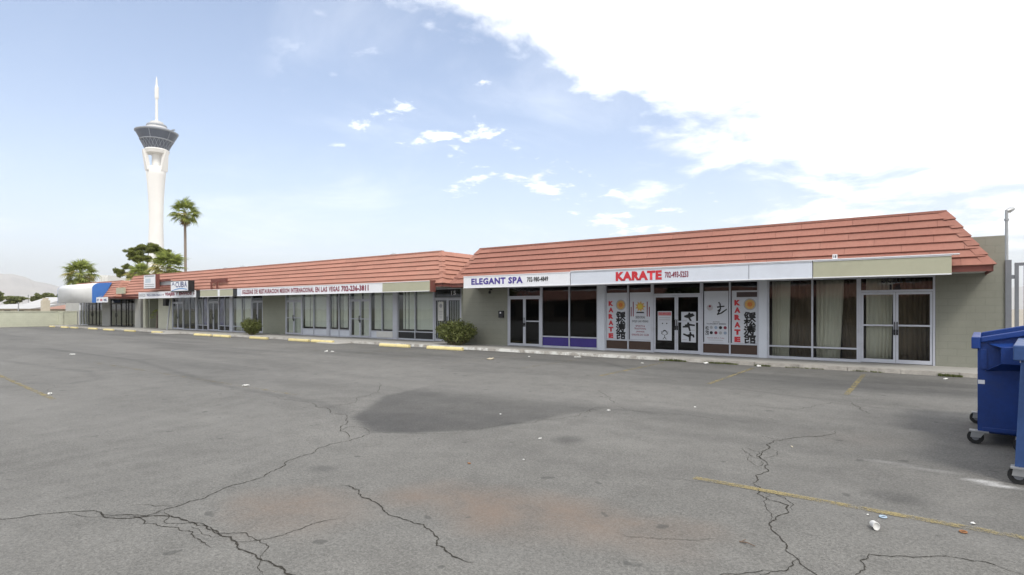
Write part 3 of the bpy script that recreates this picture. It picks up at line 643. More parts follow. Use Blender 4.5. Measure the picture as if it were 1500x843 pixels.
def stroke_glyph(strokes, x0, x1, z0, z1, parent, wd, mat=None, name='brush_character'):
    mb = MB()
    for s_ in strokes:
        pts = [Vector((x0+u*(x1-x0), z0+v*(z1-z0))) for u, v in s_]
        for i, (a, b_) in enumerate(zip(pts[:-1], pts[1:])):
            d = (b_-a); n_ = Vector((-d.y, d.x)).normalized()*wd/2; e = d.normalized()*wd*.35; k = .75
            mb.prism([tuple(a-n_-e), tuple(b_-n_*k+e), tuple(b_+n_*k+e), tuple(a+n_-e)], 'y', YF-.0008-.0002*i, YF)
    return put(name, mb, mat or M_black, parent)
PINE = [[(.0, .7), (.45, .75)], [(.22, 1), (.22, 0)], [(.22, .65), (.0, .3)], [(.22, .6), (.42, .42)], [(.65, .95), (.5, .6)], [(.75, .95), (1, .62)], [(.7, .55), (.5, .1), (.9, .15)], [(.85, .35), (1, .05)]]
WAVE = [[(.05, .9), (.15, .8)], [(.0, .6), (.12, .52)], [(.0, .05), (.18, .35)], [(.3, .9), (1, .92)], [(.65, 1), (.62, .6)], [(.3, .72), (.98, .74)], [(.28, .55), (1, .56)], [(.45, .55), (.3, .05)], [(.45, .35), (.95, .38)], [(.8, .5), (.8, .02), (.65, .08)], [(.55, .22), (.62, .1)]]
HALL = [[(.2, 1), (.0, .75)], [(.2, 1), (.42, .78)], [(.08, .68), (.36, .68), (.36, .42), (.08, .42), (.08, 0), (.4, .1)], [(.72, 1), (.72, .88)], [(.5, .72), (.5, .85), (1, .85), (.96, .7)], [(.6, .7), (.6, 0)], [(.6, .68), (.92, .68), (.92, .42), (.6, .42)], [(.6, .3), (.95, .3), (.95, .02), (.6, .02)]]
SWIRL = [[(.42, .85), (.15, .9), (.02, .55), (.1, .15), (.4, .1)], [(.3, .65), (.18, .5), (.3, .3)], [(.45, .7), (.95, .88), (.98, .6), (.55, .5)], [(.5, .45), (.55, .1), (.98, .12), (.9, .4)], [(.6, .3), (.9, .32)]]
def karate_poster(px0, px1, pz0, pz1, label, grp):
    t_, a, b_ = poster(px0, px1, pz0, pz1+.27, label, group=grp); W = b_-a; H_ = pz1-pz0
    for i, ch in enumerate('KARATE'):
        zc = pz1-H_*(.03+.165*i); text_part(ch, a+W*.10, a+W*.34, zc-H_*.125, zc, YF, M_red, t_, .085, 'letter')
    cx, cz = a+W*.70, pz1-H_*.13
    flat(disc(cx, cz, W*.24), YF+.0012, M_greyp, t_, 'emblem_ring'); flat(disc(cx, cz, W*.195), YF+.0004, M_gold, t_, 'emblem'); flat(disc(cx, cz, W*.10, 9), YF-.0004, M_orange, t_, 'emblem_centre')
    z = pz1-H_*.30
    for gl_, hh in ((SWIRL, .14), (PINE, .16), (WAVE, .19), (HALL, .18)):
        stroke_glyph(gl_, a+W*.50, a+W*.90, z-H_*hh, z, t_, W*.072); z -= H_*(hh+.005)
    return t_
zP0, zP1 = .55, 2.05
karate_poster(888.5, 918.5, zP0, zP1, 'tall white poster with red vertical lettering and brush characters, next to the sun emblem poster', 'poster pair with red vertical lettering')
kp = karate_poster(1072, 1110, zP0, zP1, 'tall white poster with red vertical lettering and brush characters, next to the logos poster', 'poster pair with red vertical lettering')
put('dark_plate', MB().box(Xat(1079, YP), Xat(1110, YP), YP-.006, YP-.003, 2.10, 2.27), paint('plate_dark', (.07, .05, .05), .6, .5, 30.), kp)
t_, a, b_ = poster(922.5, 953.5, zP0, zP1+.27, 'white window poster with golden sun emblem and red stripes'); W = b_-a; H_ = zP1-zP0
for k in (.07, .17, .83, .93): put('stripe', MB().box(a+W*(k-.022), a+W*(k+.022), YF-.001, YF, zP1-H_*(.42 if k in (.17, .83) else .42), zP1-H_*(.05 if k in (.17, .83) else .18)), M_maroon, t_)
cx, cz = a+W*.5, zP1-H_*.17
flat([(cx+W*.25*(1 if i % 2 == 0 else .6)*math.cos(math.pi*i/9), cz+W*.25*(1 if i % 2 == 0 else .6)*math.sin(math.pi*i/9)) for i in range(18)], YF, M_gold, t_, 'emblem'); flat(disc(cx, cz, W*.11), YF-.001, paint('emblem_yellow', (.6, .48, .08), .6), t_, 'emblem_centre')
flat([(cx-W*.2, cz-W*.30), (cx+W*.2, cz-W*.30), (cx+W*.16, cz-W*.24), (cx-W*.16, cz-W*.24)], YF, M_black, t_, 'emblem_ribbon')
for s_, k0, k1_, z_, mt, hh in (('SEIDOKAI', .28, .72, .47, M_black, .065), ('DOJO LAS VEGAS', .12, .88, .58, M_black, .07), ('SPORTS &', .28, .72, .68, M_maroon, .045), ('TRADITIONAL', .22, .78, .745, M_maroon, .045), ('JAPANESE', .30, .70, .825, M_maroon, .045), ('KARATE-DO CLUB', .10, .90, .90, M_maroon, .05)):
    text_part(s_, a+W*k0, a+W*k1_, zP1-H_*z_, zP1-H_*(z_-hh), YF, mt, t_, .025)
t_, a, b_ = poster(963.5, 984, .56, 1.62, 'door poster with a phone number in red and a small drawn fighter'); W = b_-a; H_ = 1.06
put('red_band', MB().box(a+W*.03, b_-W*.03, YF-.0005, YF, 1.62-H_*.15, 1.62-H_*.03), paint('band_pink', (.42, .22, .24), .6), t_)
text_part('702-493-5253', a+W*.08, b_-W*.08, 1.62-H_*.135, 1.62-H_*.045, YF-.001, M_red, t_, .03, 'phone_number')
for i in range(2): put('text_line', MB().box(a+W*.12, b_-W*.12, YF-.0008, YF, 1.62-H_*(.235+.07*i), 1.62-H_*(.215+.07*i)), M_greyp, t_)
FIG = [[(.5, .52), (.5, .25)], [(.5, .48), (.15, .62), (.12, .9)], [(.5, .48), (.85, .62), (.88, .9)], [(.5, .25), (.3, 0)], [(.5, .25), (.7, 0)]]
stroke_glyph(FIG, a+W*.2, b_-W*.2, .60, .92, t_, W*.045, name='drawn_figure'); flat(disc((a+b_)/2, .855, W*.16), YF-.002, M_black, t_, 'drawn_hair'); flat(disc((a+b_)/2, .825, W*.13), YF-.0028, M_white2, t_, 'drawn_face')
for k in (.35, .65): flat(disc(a+W*k, 1.62-H_*.42, W*.05, 6), YF, M_black, t_, 'drawn_mark')
t_, a, b_ = poster(998, 1019.5, .52, 1.60, 'door poster with three black kicking silhouettes'); W = b_-a; H_ = 1.08
KICKS = ([[(.55, .95), (.5, .5), (.7, .0)], [(.5, .5), (.95, .75)], [(.52, .8), (.15, .6), (.35, .5)], [(.55, .8), (.85, .9)]], [[(.45, .95), (.5, .55), (.6, .05)], [(.5, .55), (.0, .5)], [(.48, .8), (1., .72)], [(.48, .78), (.2, .7)]], [[(.65, .85), (.6, .5), (.6, .0)], [(.6, .5), (.05, .8)], [(.63, .75), (.9, .7), (.95, .5)], [(.62, .72), (.4, .66)]])
for i, kk in enumerate(KICKS):
    z1_ = 1.60-H_*(.05+.32*i); stroke_glyph(kk, a+W*.15, b_-W*.12, z1_-H_*.25, z1_, t_, W*.15, name='silhouette'); hx_ = a+W*(.15+.73*kk[0][0][0]); flat(disc(hx_, z1_+.005, W*.065, 10), YF-.001, M_black, t_, 'silhouette_head')
    put('text_line', MB().box(a+W*(.08 if i != 1 else .62), a+W*(.38 if i != 1 else .92), YF-.0008, YF, z1_-H_*.24, z1_-H_*.22), M_greyp, t_)
t_, a, b_ = poster(1031.5, 1067, zP0-.02, zP1+.27, 'white window poster with a black kicking figure and rows of club logos'); W = b_-a; H_ = zP1-zP0
stroke_glyph([[(.35, .95), (.4, .6), (.15, .45)], [(.1, .72), (.75, .78)], [(.35, .5), (.1, .2), (.5, .3), (1, .55)]], a+W*.52, b_-W*.08, zP1-H_*.42, zP1-H_*.10, t_, W*.065, name='kick_logo'); flat(disc(a+W*.62, zP1-H_*.09, W*.035, 10), YF, M_black, t_, 'kick_logo_head')
flat(disc(a+W*.24, zP1-H_*.20, W*.13), YF, paint('print_pale', (.42, .40, .42), .7), t_, 'round_logo'); flat(disc(a+W*.24, zP1-H_*.17, W*.05, 8), YF-.001, M_maroon, t_, 'round_logo_mark')
text_part('ACTIVE', a+W*.36, b_-W*.36, zP1-H_*.545, zP1-H_*.52, YF, M_black, t_, .02); text_part('TOURNAMENT MEMBERS', a+W*.10, b_-W*.10, zP1-H_*.59, zP1-H_*.56, YF, M_black, t_, .02)
for i in range(4):
    for j in range(2): flat(disc(a+W*(.30+.19*i), zP1-H_*(.66+.12*j), W*.068, 12), YF, (M_greyp, M_maroon, M_black, paint('print_blue', (.25, .31, .42), .7))[(i*3+j*2) % 4], t_, 'club_logo')
stroke_glyph(PINE, a+W*.06, a+W*.19, zP1-H_*.72, zP1-H_*.63, t_, W*.022); stroke_glyph(HALL, a+W*.06, a+W*.19, zP1-H_*.83, zP1-H_*.73, t_, W*.022)
text_part('Improve with us Today', a+W*.14, b_-W*.16, zP1-H_*.915, zP1-H_*.885, YF, M_maroon, t_, .02); put('text_line', MB().box(a+W*.18, b_-W*.22, YF-.0008, YF, zP1-H_*.955, zP1-H_*.945), M_greyp, t_)

# ------------------------------------------------------------------ middle wing
XL = lambda px: Xat(px, FL+.06); YGL = FL+.06; ZL = 2.72
bL = thing('storefront_building', (-36, 23, 0), 'long middle storefront wing with faded terracotta mansard roof beside the large bush', 'building', 'wings of the strip mall')
xLl = -53.2
roofL = mansard(bL, xLl, -17.35, 18.6, 2.84, .90, 1.56, M_tileL, False, True, retR=6.5)
put('wall', MB().box(-17.75, -17.55, FL+.2, 31, .095, 3.6), M_wallL, bL); put('flat_roof', MB().box(xLl, -17.75, 22.85, 31, 3.4, 3.5), M_conc, bL); put('wall', MB().box(xLl, -17.75, 30.8, 31, .095, 3.6), M_wallL, bL); put('wall', MB().box(xLl, xLl+.2, FL+.2, 30.8, .095, 3.6), M_wallL, bL)
wall(bL, XL(677)+.003, -17.205, FL, 2.85, M_wallL)
for a, b_ in ((386, 419),): wall(bL, XL(a)+.003, XL(b_)-.003, FL, 2.8, M_wallL)
# left end: two pillars with a recess between them
wall(bL, XL(233), XL(253)-.003, FL, 2.8, M_wallC); wall(bL, xLl-.6, XL(214), FL-.0, 2.8, M_wallC); put('recess_wall', MB().box(XL(214)+.003, XL(233)-.003, FL+.9, FL+1.1, .095, 2.8), M_wallC, bL)
put('pillar_cap', MB().box(xLl-.7, xLl+.9, 18.45, 18.58, 2.95, 3.45), M_olive, bL)
zk = [.50]
entrance(bL, XL(253), XL(269), YGL, ZL, 2.2, gl=M_gmid); window(bL, XL(269)+.003, XL(287.5), .10, ZL, YGL, [XL(278.5)], [], gl=M_gmid)
window(bL, XL(289.5), XL(305)-.003, .10, ZL, YGL, [XL(297.5)], zk, gl=M_gmid); entrance(bL, XL(305), XL(321), YGL, ZL, 2.2, gl=M_gmid); window(bL, XL(321)+.003, XL(337.5), .10, ZL, YGL, [XL(329.5)], zk, gl=M_gmid)
window(bL, XL(341.5), XL(369)-.003, .10, ZL, YGL, [XL(355)], zk, gl=M_gclear); entrance(bL, XL(369), XL(386), YGL, ZL, 2.2, gl=M_gmid)
for a, b_ in ((287.5, 289.5), (337.5, 341.5), (480, 483.5), (577, 583)): put('pillar', MB().box(XL(a)+.003, XL(b_)-.003, FL-.02, FL+.16, .095, 2.74), M_alu, bL)
entrance(bL, XL(419), XL(443), YGL, ZL, 2.2, gl=M_gclear, mid=1.15); window(bL, XL(443)+.003, XL(480), .10, ZL, YGL, [XL(460)], zk, gl=M_gclear, kick=True, kickmat=M_grey)
window(bL, XL(483.5), XL(513)-.003, .10, ZL, YGL, [XL(497)], zk, gl=M_gclear, kick=True, kickmat=M_grey); entrance(bL, XL(513), XL(543), YGL, ZL, 2.2, gl=M_gclear, mid=1.15)
window(bL, XL(543)+.003, XL(577), .10, ZL, YGL, [XL(560)], zk, gl=M_gclear, kick=True, kickmat=M_grey)
window(bL, XL(583), XL(636)-.003, .10, ZL, YGL, [XL(608.5)], [.53], gl=M_gclear, kick=True, kickmat=M_black)
fr, d1, d2 = entrance(bL, XL(636), XL(677), YGL, ZL, 2.2, gl=M_gmid)
for dd_, (a, b_) in ((d1, (640, 656)), (d2, (659, 674))):
    mb = MB()
    for i in range(7): x = XL(a)+(XL(b_)-XL(a))*i/6; mb.box(x-.012, x+.012, YGL+.04, YGL+.064, .25, 2.1)
    put('security_bars', mb, M_white, dd_)
mb = MB()
for i in range(13): x = XL(639)+(XL(675)-XL(639))*i/12; mb.box(x-.01, x+.01, YGL+.07, YGL+.09, 2.27, ZL-.06)
put('security_bars', mb, M_steel, fr)
text_part('15', XL(661), XL(668), 2.38, 2.58, YGL-.012, M_white, bL, .02, 'suite_number')
np_ = thing('notice', (XL(646.5), YGL-.04, 1.22), 'white paper notice taped to the barred door beside the bush', 'notice'); put('sheet', MB().box(XL(642.5), XL(650.5), YGL-.042, YGL-.038, 1.12, 2.06), M_paper, np_); flat(disc(XL(646.5), 1.86, .10, 12), YGL-.044, M_greyp, np_, 'seal')
for i in range(5): put('text_line', MB().box(XL(644), XL(649), YGL-.0435, YGL-.0425, 1.25+.08*i, 1.275+.08*i), M_greyp, np_)
cb_ = thing('cardboard_panel', (XL(568), YGL-.03, .16), 'white panel leaning at the foot of a window with blinds', 'panel'); put('sheet', MB().box(XL(553), XL(576.5), YGL-.075, YGL-.06, .18, .50), M_paper, cb_)
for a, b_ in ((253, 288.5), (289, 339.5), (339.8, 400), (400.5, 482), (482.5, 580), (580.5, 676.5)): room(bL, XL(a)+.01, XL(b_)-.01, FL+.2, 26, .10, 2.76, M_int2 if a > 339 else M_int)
YB = FL+.20
curtain(XL(343.5), XL(354), YB, 'pale curtain behind the left pane of the window over the small bush', M_blind, 8, .04, seed=11); curtain(XL(356), XL(367.5), YB, 'pale curtain behind the right pane of the window over the small bush', M_blind, 8, .04, seed=12)
blind(XL(421), XL(442), YB, 'pale vertical blind behind the double doors right of the blank sage wall', seed=1); blind(XL(445), XL(459), YB, 'vertical blind next to the blinded double doors, left pane of its window', .62, seed=2, gaps=((.42, .52),)); blind(XL(461), XL(478.5), YB, 'vertical blind next to the grey mullion post, right pane of its window', .62, seed=3)
blind(XL(484.5), XL(496.5), YB, 'half drawn vertical blind with dark gaps in its slats', .62, seed=4, gaps=((.0, .22), (.48, .75))); blind(XL(498), XL(512), YB, 'partly open vertical blind left of the white paired doors', .62, seed=5, gaps=((.0, .12), (.55, .85)))
blind(XL(517), XL(541.5), YB, 'closed vertical blind behind the paired doors with a push bar', seed=6, gaps=((.0, .06), (.45, .52))); blind(XL(547), XL(559.5), YB, 'vertical blind above the white leaning panel, left pane', .60, seed=7, gaps=((.0, .08),)); blind(XL(561), XL(576), YB, 'vertical blind above the white leaning panel, right pane', .60, seed=8)
blind(XL(589), XL(607.5), YB, 'vertical blind above a black kick panel, beside the grey post', .64, seed=9, gaps=((.0, .12), (.36, .44))); blind(XL(609.5), XL(635), YB, 'vertical blind above a black kick panel, beside the barred door', .64, seed=10)
M_pv = paint('poster_violet', (.22, .20, .36), .6, .5, 3.); M_pb = paint('poster_dim_grey', (.30, .29, .30), .6, .5, 4.)
for a, b_, mt, lb in ((298.5, 304.5, M_pv, 'violet picture poster left of the shop doors under the long blank fascia'), (322, 329, M_pv, 'violet picture poster right of the shop doors under the long blank fascia'), (290.5, 297, M_pb, 'grey picture poster beside the thin post'), (330.5, 337, M_pb, 'grey picture poster beside the wide post')):
    tag(put('window_poster', MB().box(XL(a), XL(b_), YGL+.02, YGL+.024, .55, 2.5), mt), lb, 'poster')

# signs of the middle wing
YSL = 18.30; XSL = lambda px: Xat(px, YSL); zl0, zl1 = 2.50, 2.98
s4 = signboard('shop_sign', XSL(353), XSL(560), zl0, zl1, YSL, M_white, 'long white fascia sign with maroon church lettering and phone number')
wds = 'IGLESIAS DE RESTAURACION MISION INTERNACIONAL EN LAS VEGAS'.split(); wl = [sum(.45 if ch_ == 'I' else 1.4 if ch_ == 'M' else 1. for ch_ in w_) for w_ in wds]; xa = XSL(355); un_ = (XSL(497.5)-xa)/(sum(wl)+.7*(len(wds)-1))
for w_, l_ in zip(wds, wl): text_part(w_, xa, xa+l_*un_, zl0+.11, zl1-.10, YSL-.006, M_maroon, s4, .045, space=1.14); xa += (l_+.7)*un_
text_part('702-236-3811', XSL(500), XSL(540), zl0+.10, zl1-.08, YSL-.006, M_maroon, s4, .05, 'phone_number')
s5 = signboard('blank_sign', XSL(560)+.01, XSL(629), zl0, zl1, YSL, M_olive, 'blank olive fascia board with a brown end beside the hip of the roof')
put('brown_end', MB().box(XSL(629)+.004, XSL(629)+.10, YSL+.03, YSL+.30, zl0-.03, zl1+.02), M_fascia, s5)
s6 = signboard('blank_sign', XSL(293)+.01, XSL(341), zl0, zl1, YSL, M_olive, 'blank olive fascia board between two small black squares'); put('patch', MB().box(XSL(319), XSL(322), YSL-.01, YSL-.002, zl0+.04, zl1-.04), M_white, s6)
for a, b_, lb in ((341.2, 347, 'small black square panel beside the maroon lettered fascia sign'), (287.3, 292.8, 'small black square panel beside the travel shop fascia sign')): signboard('blank_sign', XSL(a), XSL(b_), zl0, zl1, YSL, M_black, lb, trim=M_black)
s4b = signboard('blank_sign', XSL(347)+.02, XSL(353)-.01, zl0, zl1, YSL, M_grey, 'short pale fascia filler between black square and maroon lettering')
s7 = signboard('shop_sign', XSL(203), XSL(287), zl0, zl1, YSL, M_white, 'white fascia sign with maroon travel shop lettering between two diamonds')
text_part('VIAJES Y ENVIOS', XSL(241.5), XSL(281), zl0+.10, zl1-.08, YSL-.006, M_maroon, s7, .06); text_part('702-220-9651', XSL(215), XSL(236.5), zl0+.15, zl1-.16, YSL-.006, M_navy, s7, .02, 'phone_number'); text_part('ENVIOS', XSL(204), XSL(213), zl0+.10, zl1-.10, YSL-.006, M_greyp, s7, .03)
for px in (239, 284): flat([(XSL(px)-.09, 2.74), (XSL(px), 2.66), (XSL(px)+.09, 2.74), (XSL(px), 2.82)], YSL-.004, M_maroon, s7, 'diamond')
# box sign, frame and second box sign standing up from the fascia
def boxsign(px0, px1, py0, py1, Y, dp, label, name='box_sign', side=None):
    a, b_ = onY(px0, py1, Y), onY(px1, py0, Y); t_ = thing(name, ((a.x+b_.x)/2, Y, a.z), label, 'sign'); bevel(put('cabinet', MB().box(a.x, b_.x, Y, Y+dp, a.z, b_.z), side or M_fascia, t_), .01, 1)
    put('face', MB().box(a.x+.05, b_.x-.05, Y-.012, Y-.001, a.z+.05, b_.z-.05), M_white, t_); return t_, a.x, b_.x, a.z, b_.z
t_, a, b_, z0, z1 = boxsign(250, 276, 410.5, 428, 17.9, .40, 'white box sign with navy lettering and a blue swoosh', side=M_black); W = b_-a; H_ = z1-z0
[text_part(ch_, a+W*(.29+.165*i_), a+W*(.29+.165*i_+.145), z0+H_*.38, z1-H_*.10, 17.9-.016, M_navy, t_, .02, 'letter') for i_, ch_ in enumerate('CUBA')]; text_part('A', a+W*.07, a+W*.25, z0+H_*.55, z1-H_*.10, 17.9-.016, M_navy, t_, .0)
put('swoosh', MB().prism([(a+W*(.08+.86*i/12), z0+H_*(.12+.20*math.sin(math.pi*i/14))) for i in range(13)]+[(a+W*(.08+.86*i/12), z0+H_*(.06+.16*math.sin(math.pi*i/14))) for i in range(12, -1, -1)], 'y', 17.883, 17.886), M_ltblue, t_)
t_, a, b_, z0, z1 = boxsign(210.5, 228, 401.5, 424, 18.0, .28, 'faded white box sign beside the travel shop sign, without legible lettering'); W = b_-a; H_ = z1-z0
for k, hh, mt in ((.82, .10, M_greyp), (.28, .05, M_greyp), (.14, .06, M_greyp)): put('faded_line', MB().box(a+W*.1, b_-W*.1, 17.984, 17.987, z0+H_*k, z0+H_*(k+hh)), mt, t_)
put('faded_patch', MB().box(a+W*.15, b_-W*.4, 17.984, 17.987, z0+H_*.42, z0+H_*.72), paint('faded_blue', (.50, .56, .62), .7), t_)
a, b_ = onY(228, 420, 18.35), onY(250, 409, 18.35); t_ = thing('empty_sign_frame', ((a.x+b_.x)/2, 18.35, a.z), 'empty grey metal sign frame between the two box signs', 'sign'); put('panel', MB().box(a.x, b_.x, 18.35, 18.5, a.z, b_.z-.1), M_galv, t_); fm = MB(); fm.box(a.x, b_.x, 18.30, 18.34, a.z-.05, a.z+.06); fm.box(a.x, b_.x, 18.30, 18.34, b_.z-.15, b_.z); put('frame', fm, M_fascia, t_)
# sign post leaning under the box sign
t_ = thing('sign_post', tuple(g(244.5, 486)), 'leaning grey metal post under the travel shop sign', 'post'); p0 = g(244.5, 486); pz = onY(249.5, 440, p0.y+.3)
put('post', MB().tube([p0, pz], .055, 8), M_galv, t_); put('base_plate', MB().box(p0.x-.15, p0.x+.15, p0.y-.15, p0.y+.15, .008, .03), M_conc, t_)
sp_ = thing('loudspeaker', (XL(247), 20.2, 2.2), 'black box speaker hung under the canopy by the leaning post', 'speaker'); bevel(put('box', MB().box(XL(245.5), XL(250), 20.1, 20.38, 1.95, 2.5), M_black, sp_), .02)
# brackets left on the roof
br_ = thing('roof_bracket', tuple(onY(315, 424, 18.7)), 'rusty bracket frame lying against the tiles of the middle wing', 'bracket'); bp = onY(315, 424, 18.4); mb = MB(); xa, xb = Xat(306, 18.6), Xat(329, 18.6); mb.box(xa, xb, 18.72, 18.80, 3.45, 3.68)
for x in (xa+.4, xb-.9): mb.box(x, x+.12, 18.50, 18.58, 2.95, 3.5); mb.box(x+.02, x+.10, 18.58, 18.80, 3.45, 3.5)
put('frame', mb, M_fascia, br_)

# roof vents peeking over the ridge
for i, (px, lb) in enumerate(((577, 'small roof vent over the maroon lettered sign'), (356, 'small roof vent over the black square panel'), (331, 'flat roof hood on the far part of the middle wing'))):
    Y = 20.6; x = Xat(px, Y); tag(put('roof_vent', MB().lathe([(.10, 3.45), (.10, 4.50), (.2, 4.52), (.2, 4.60), (.06, 4.68)], 12, (x, Y)), M_galv), lb, 'vent')

# ------------------------------------------------------------------ far wing with the blue and white awning
bF = thing('storefront_building', (-62, 23, 0), 'far grey storefront wing with black framed doors and a barrel awning', 'building', 'wings of the strip mall')
roofF = mansard(bF, -66.5, -54.7, 18.6, 2.72, .90, 1.40, M_tileL, False, True, retR=2.0)
put('flat_roof', MB().box(-69.2, -54.4, 22.8, 31, 3.3, 3.4), M_conc, bF); put('wall', MB().box(-69.3, -69.1, FL+.2, 31, .095, 3.3), M_wallF, bF); put('wall', MB().box(-54.0, -53.82, FL+.2, 31, .095, 3.3), M_wallF, bF); put('wall', MB().box(-69.1, -54.0, 30.8, 31, .095, 3.3), M_wallF, bF)
for a, b_ in ((97, 117), (150.5, 162.5), (198.5, 207)): wall(bF, XL(a), XL(b_), FL, 2.7, M_wallF)
window(bF, XL(117)+.003, XL(130)-.003, .10, 2.6, YGL, [XL(121.5), XL(126)], [], frame=M_alu, gl=M_gmid); entrance(bF, XL(130), XL(141), YGL, 2.6, 2.2, frame=M_bronze, gl=M_gmid); window(bF, XL(141)+.003, XL(150.5)-.003, .10, 2.6, YGL, [XL(146)], [], frame=M_bronze, gl=M_gmid)
entrance(bF, XL(163), XL(178), YGL, 2.6, 2.2, frame=M_bronze, gl=M_gmid); window(bF, XL(178)+.003, XL(198.5)-.003, .10, 2.6, YGL, [XL(185), XL(188.5), XL(193.5)], [], frame=M_bronze, gl=M_gmid)
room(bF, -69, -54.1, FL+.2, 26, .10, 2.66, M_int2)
aw = thing('barrel_awning', (-61.5, 18, 2.2), 'white barrel awning with bright blue rounded end', 'awning'); ax0, ax1 = -65.9, -57.2; prof = [(17.8, 2.25), (17.8, 3.45)]+[(17.8+.62*(1-math.cos(t_2)), 3.45+.5*math.sin(t_2)) for t_2 in [math.pi/2*i/10 for i in range(1, 11)]]+[(19.25, 4.02)]
mb = MB(); vs = [(x, y, z) for x in (ax0, ax1) for y, z in prof]; n_ = len(prof); mb.add(vs, [(i, i+1, n_+i+1, n_+i) for i in range(n_-1)])
sk = smooth(put('canopy_skin', mb, M_awn, aw)); sk.modifiers.new('thick', 'SOLIDIFY').thickness = .02
endp = prof+[(18.6, 2.6), (18.5, 2.25)]
put('blue_end', MB().prism(endp, 'x', ax1+.003, ax1+.05), M_awnb, aw); put('far_end', MB().prism(endp, 'x', ax0-.05, ax0-.003), M_awnb, aw)
for x in (-64, -61.7, -59.5): put('rib', MB().tube([(x, y+.03, z-.03) for y, z in prof], .02, 6), M_galv, aw)
a, b_ = onY(141, 443.5, 17.7), onY(157, 435.5, 17.7); t_ = thing('hanging_sign', ((a.x+b_.x)/2, 17.7, a.z), 'small white sign with red and blue letters below the blue awning end', 'sign'); put('board', MB().box(a.x, b_.x, 17.70, 17.76, a.z, b_.z), M_white, t_)
for s_, k0, k1_, mt in (('ET', .06, .26, M_navy), ('BR', .38, .60, M_red), ('ME', .70, .95, M_navy)): text_part(s_, a.x+(b_.x-a.x)*k0, a.x+(b_.x-a.x)*k1_, a.z+.12, b_.z-.14, 17.692, mt, t_, .04)
put('hanger', MB().tube([(a.x+.3, 17.73, b_.z), (a.x+.3, 18.0, 2.8)], .02, 5), M_galv, t_)
for px, py, tx, ty, lb in ((118, 478, 118, 447, 'thin parking sign post in front of the grey far wall'), (146.5, 478.5, 149.5, 446, 'slightly leaning parking sign post below the small white sign')):
    p0 = g(px, py); p1 = onY(tx, ty, p0.y); t_ = thing('parking_sign', tuple(p0), lb, 'sign post'); put('post', MB().tube([p0, p1], .035, 6), M_galv, t_); put('plate', MB().box(p1.x-.17, p1.x+.17, p1.y-.05, p1.y-.03, p1.z-.55, p1.z), M_white, t_)
bag = thing('rubbish_bag', tuple(g(101, 477)), 'white rubbish bag lying at the corner of the grey far wall', 'bag'); me = bpy.data.meshes.new('bag'); bm = bmesh.new(); bmesh.ops.create_icosphere(bm, subdivisions=3, radius=.45)
for v in bm.verts: v.co *= 1+.35*(noise.noise(v.co*3)); v.co.z = max(v.co.z*.6+.2, 0)
bm.to_mesh(me); bm.free(); link('sack', me, M_paper, bag, g(101, 477)+Vector((0, 0, .1)))

# ------------------------------------------------------------------ wheel stops
for px0, px1, lb in ((73, 80, 'at the far end of the row, by the cream wall'), (91, 100, 'before the corner of the grey far wall'), (103, 112, 'before the windows under the white awning'), (129, 140, 'before the doors under the awning, between two sign posts'), (154, 167, 'beside the leaning parking sign post'), (183, 197, 'before the black framed doors'), (222, 237, 'before the recess with the small palm'), (284, 311, 'under the blank olive fascia, nearer the travel shop'), (313, 340, 'under the blank olive fascia, nearer the small bush'),
        (368, 393, 'just past the small trimmed bush'), (424, 453, 'one of a pair end to end, nearer the small bush'), (456, 488, 'one of a pair end to end, nearer the concrete ramp'), (558, 600, 'between the concrete ramp and the large bush'), (627, 677, 'right in front of the large loose bush')):
    Y = 17.35; x0, x1 = Xat(px0, Y), Xat(px1, Y); L = min(x1-x0, 2.0); xm = (x0+x1)/2; nm = 'wheel_stop'
    mb = MB().prism([(-.085, 0), (.085, 0), (.085, .06), (.055, .13), (-.055, .13), (-.085, .06)], 'x', -L/2, L/2); o = bevel(link(nm, mb.mesh(nm), M_yellow, None, (xm, Y+random.uniform(-.08, .08), .004)), .015); o.rotation_euler.z = random.uniform(-.03, .03)
    tag(o, 'yellow wheel stop '+lb, 'wheel stop', 'wheel stops along the kerb')

# ------------------------------------------------------------------ right side: gate, lamp post
gt = thing('steel_gate', (3.6, FR, 0), 'tall grey steel picket gate beside the end of the block wall', 'gate')
put('gate_post', MB().box(1.805, 1.93, FR-.04, FR+.10, 0, 3.0), M_steel, gt)
fm = MB(); fm.box(2.0, 5.9, FR+.03, FR+.09, 2.84, 2.92); fm.box(2.0, 5.9, FR+.03, FR+.09, .15, .23); fm.box(2.0, 2.08, FR+.02, FR+.10, .15, 2.92); put('gate_frame', fm, M_steel, gt)
pk = MB().box(-.04, .04, -.03, .03, 0, 2.6).mesh('picket')
for i in range(16): link('picket', pk, M_steel, gt, (2.22+i*.19, FR+.06, .235))
put('hinge', MB().box(1.93, 2.0, FR+.03, FR+.08, 2.5, 2.6).box(1.93, 2.0, FR+.03, FR+.08, .5, .6), M_steel, gt)
lp = deep(1474.5, 453, 24); lp.z = 0; t_ = thing('lamp_post', tuple(lp), 'slim grey lamp post rising behind the block wall with one angled head', 'lamp post'); zt2 = EYE+(453-308)/FPX*24
put('pole', MB().tube([lp, lp+Vector((0, 0, zt2))], [.07, .055], 10), M_galv, t_); arm = RT*.28
put('lamp_head', MB().tube([lp+Vector((0, 0, zt2-.05)), lp+arm*.4+Vector((0, 0, zt2-.02)), lp+arm+Vector((0, 0, zt2+.06))], [.07, .11, .08], 8), M_galv, t_); put('collar', MB().lathe([(.09, zt2-.45), (.09, zt2-.38)], 10, (lp.x, lp.y)), M_galv, t_)

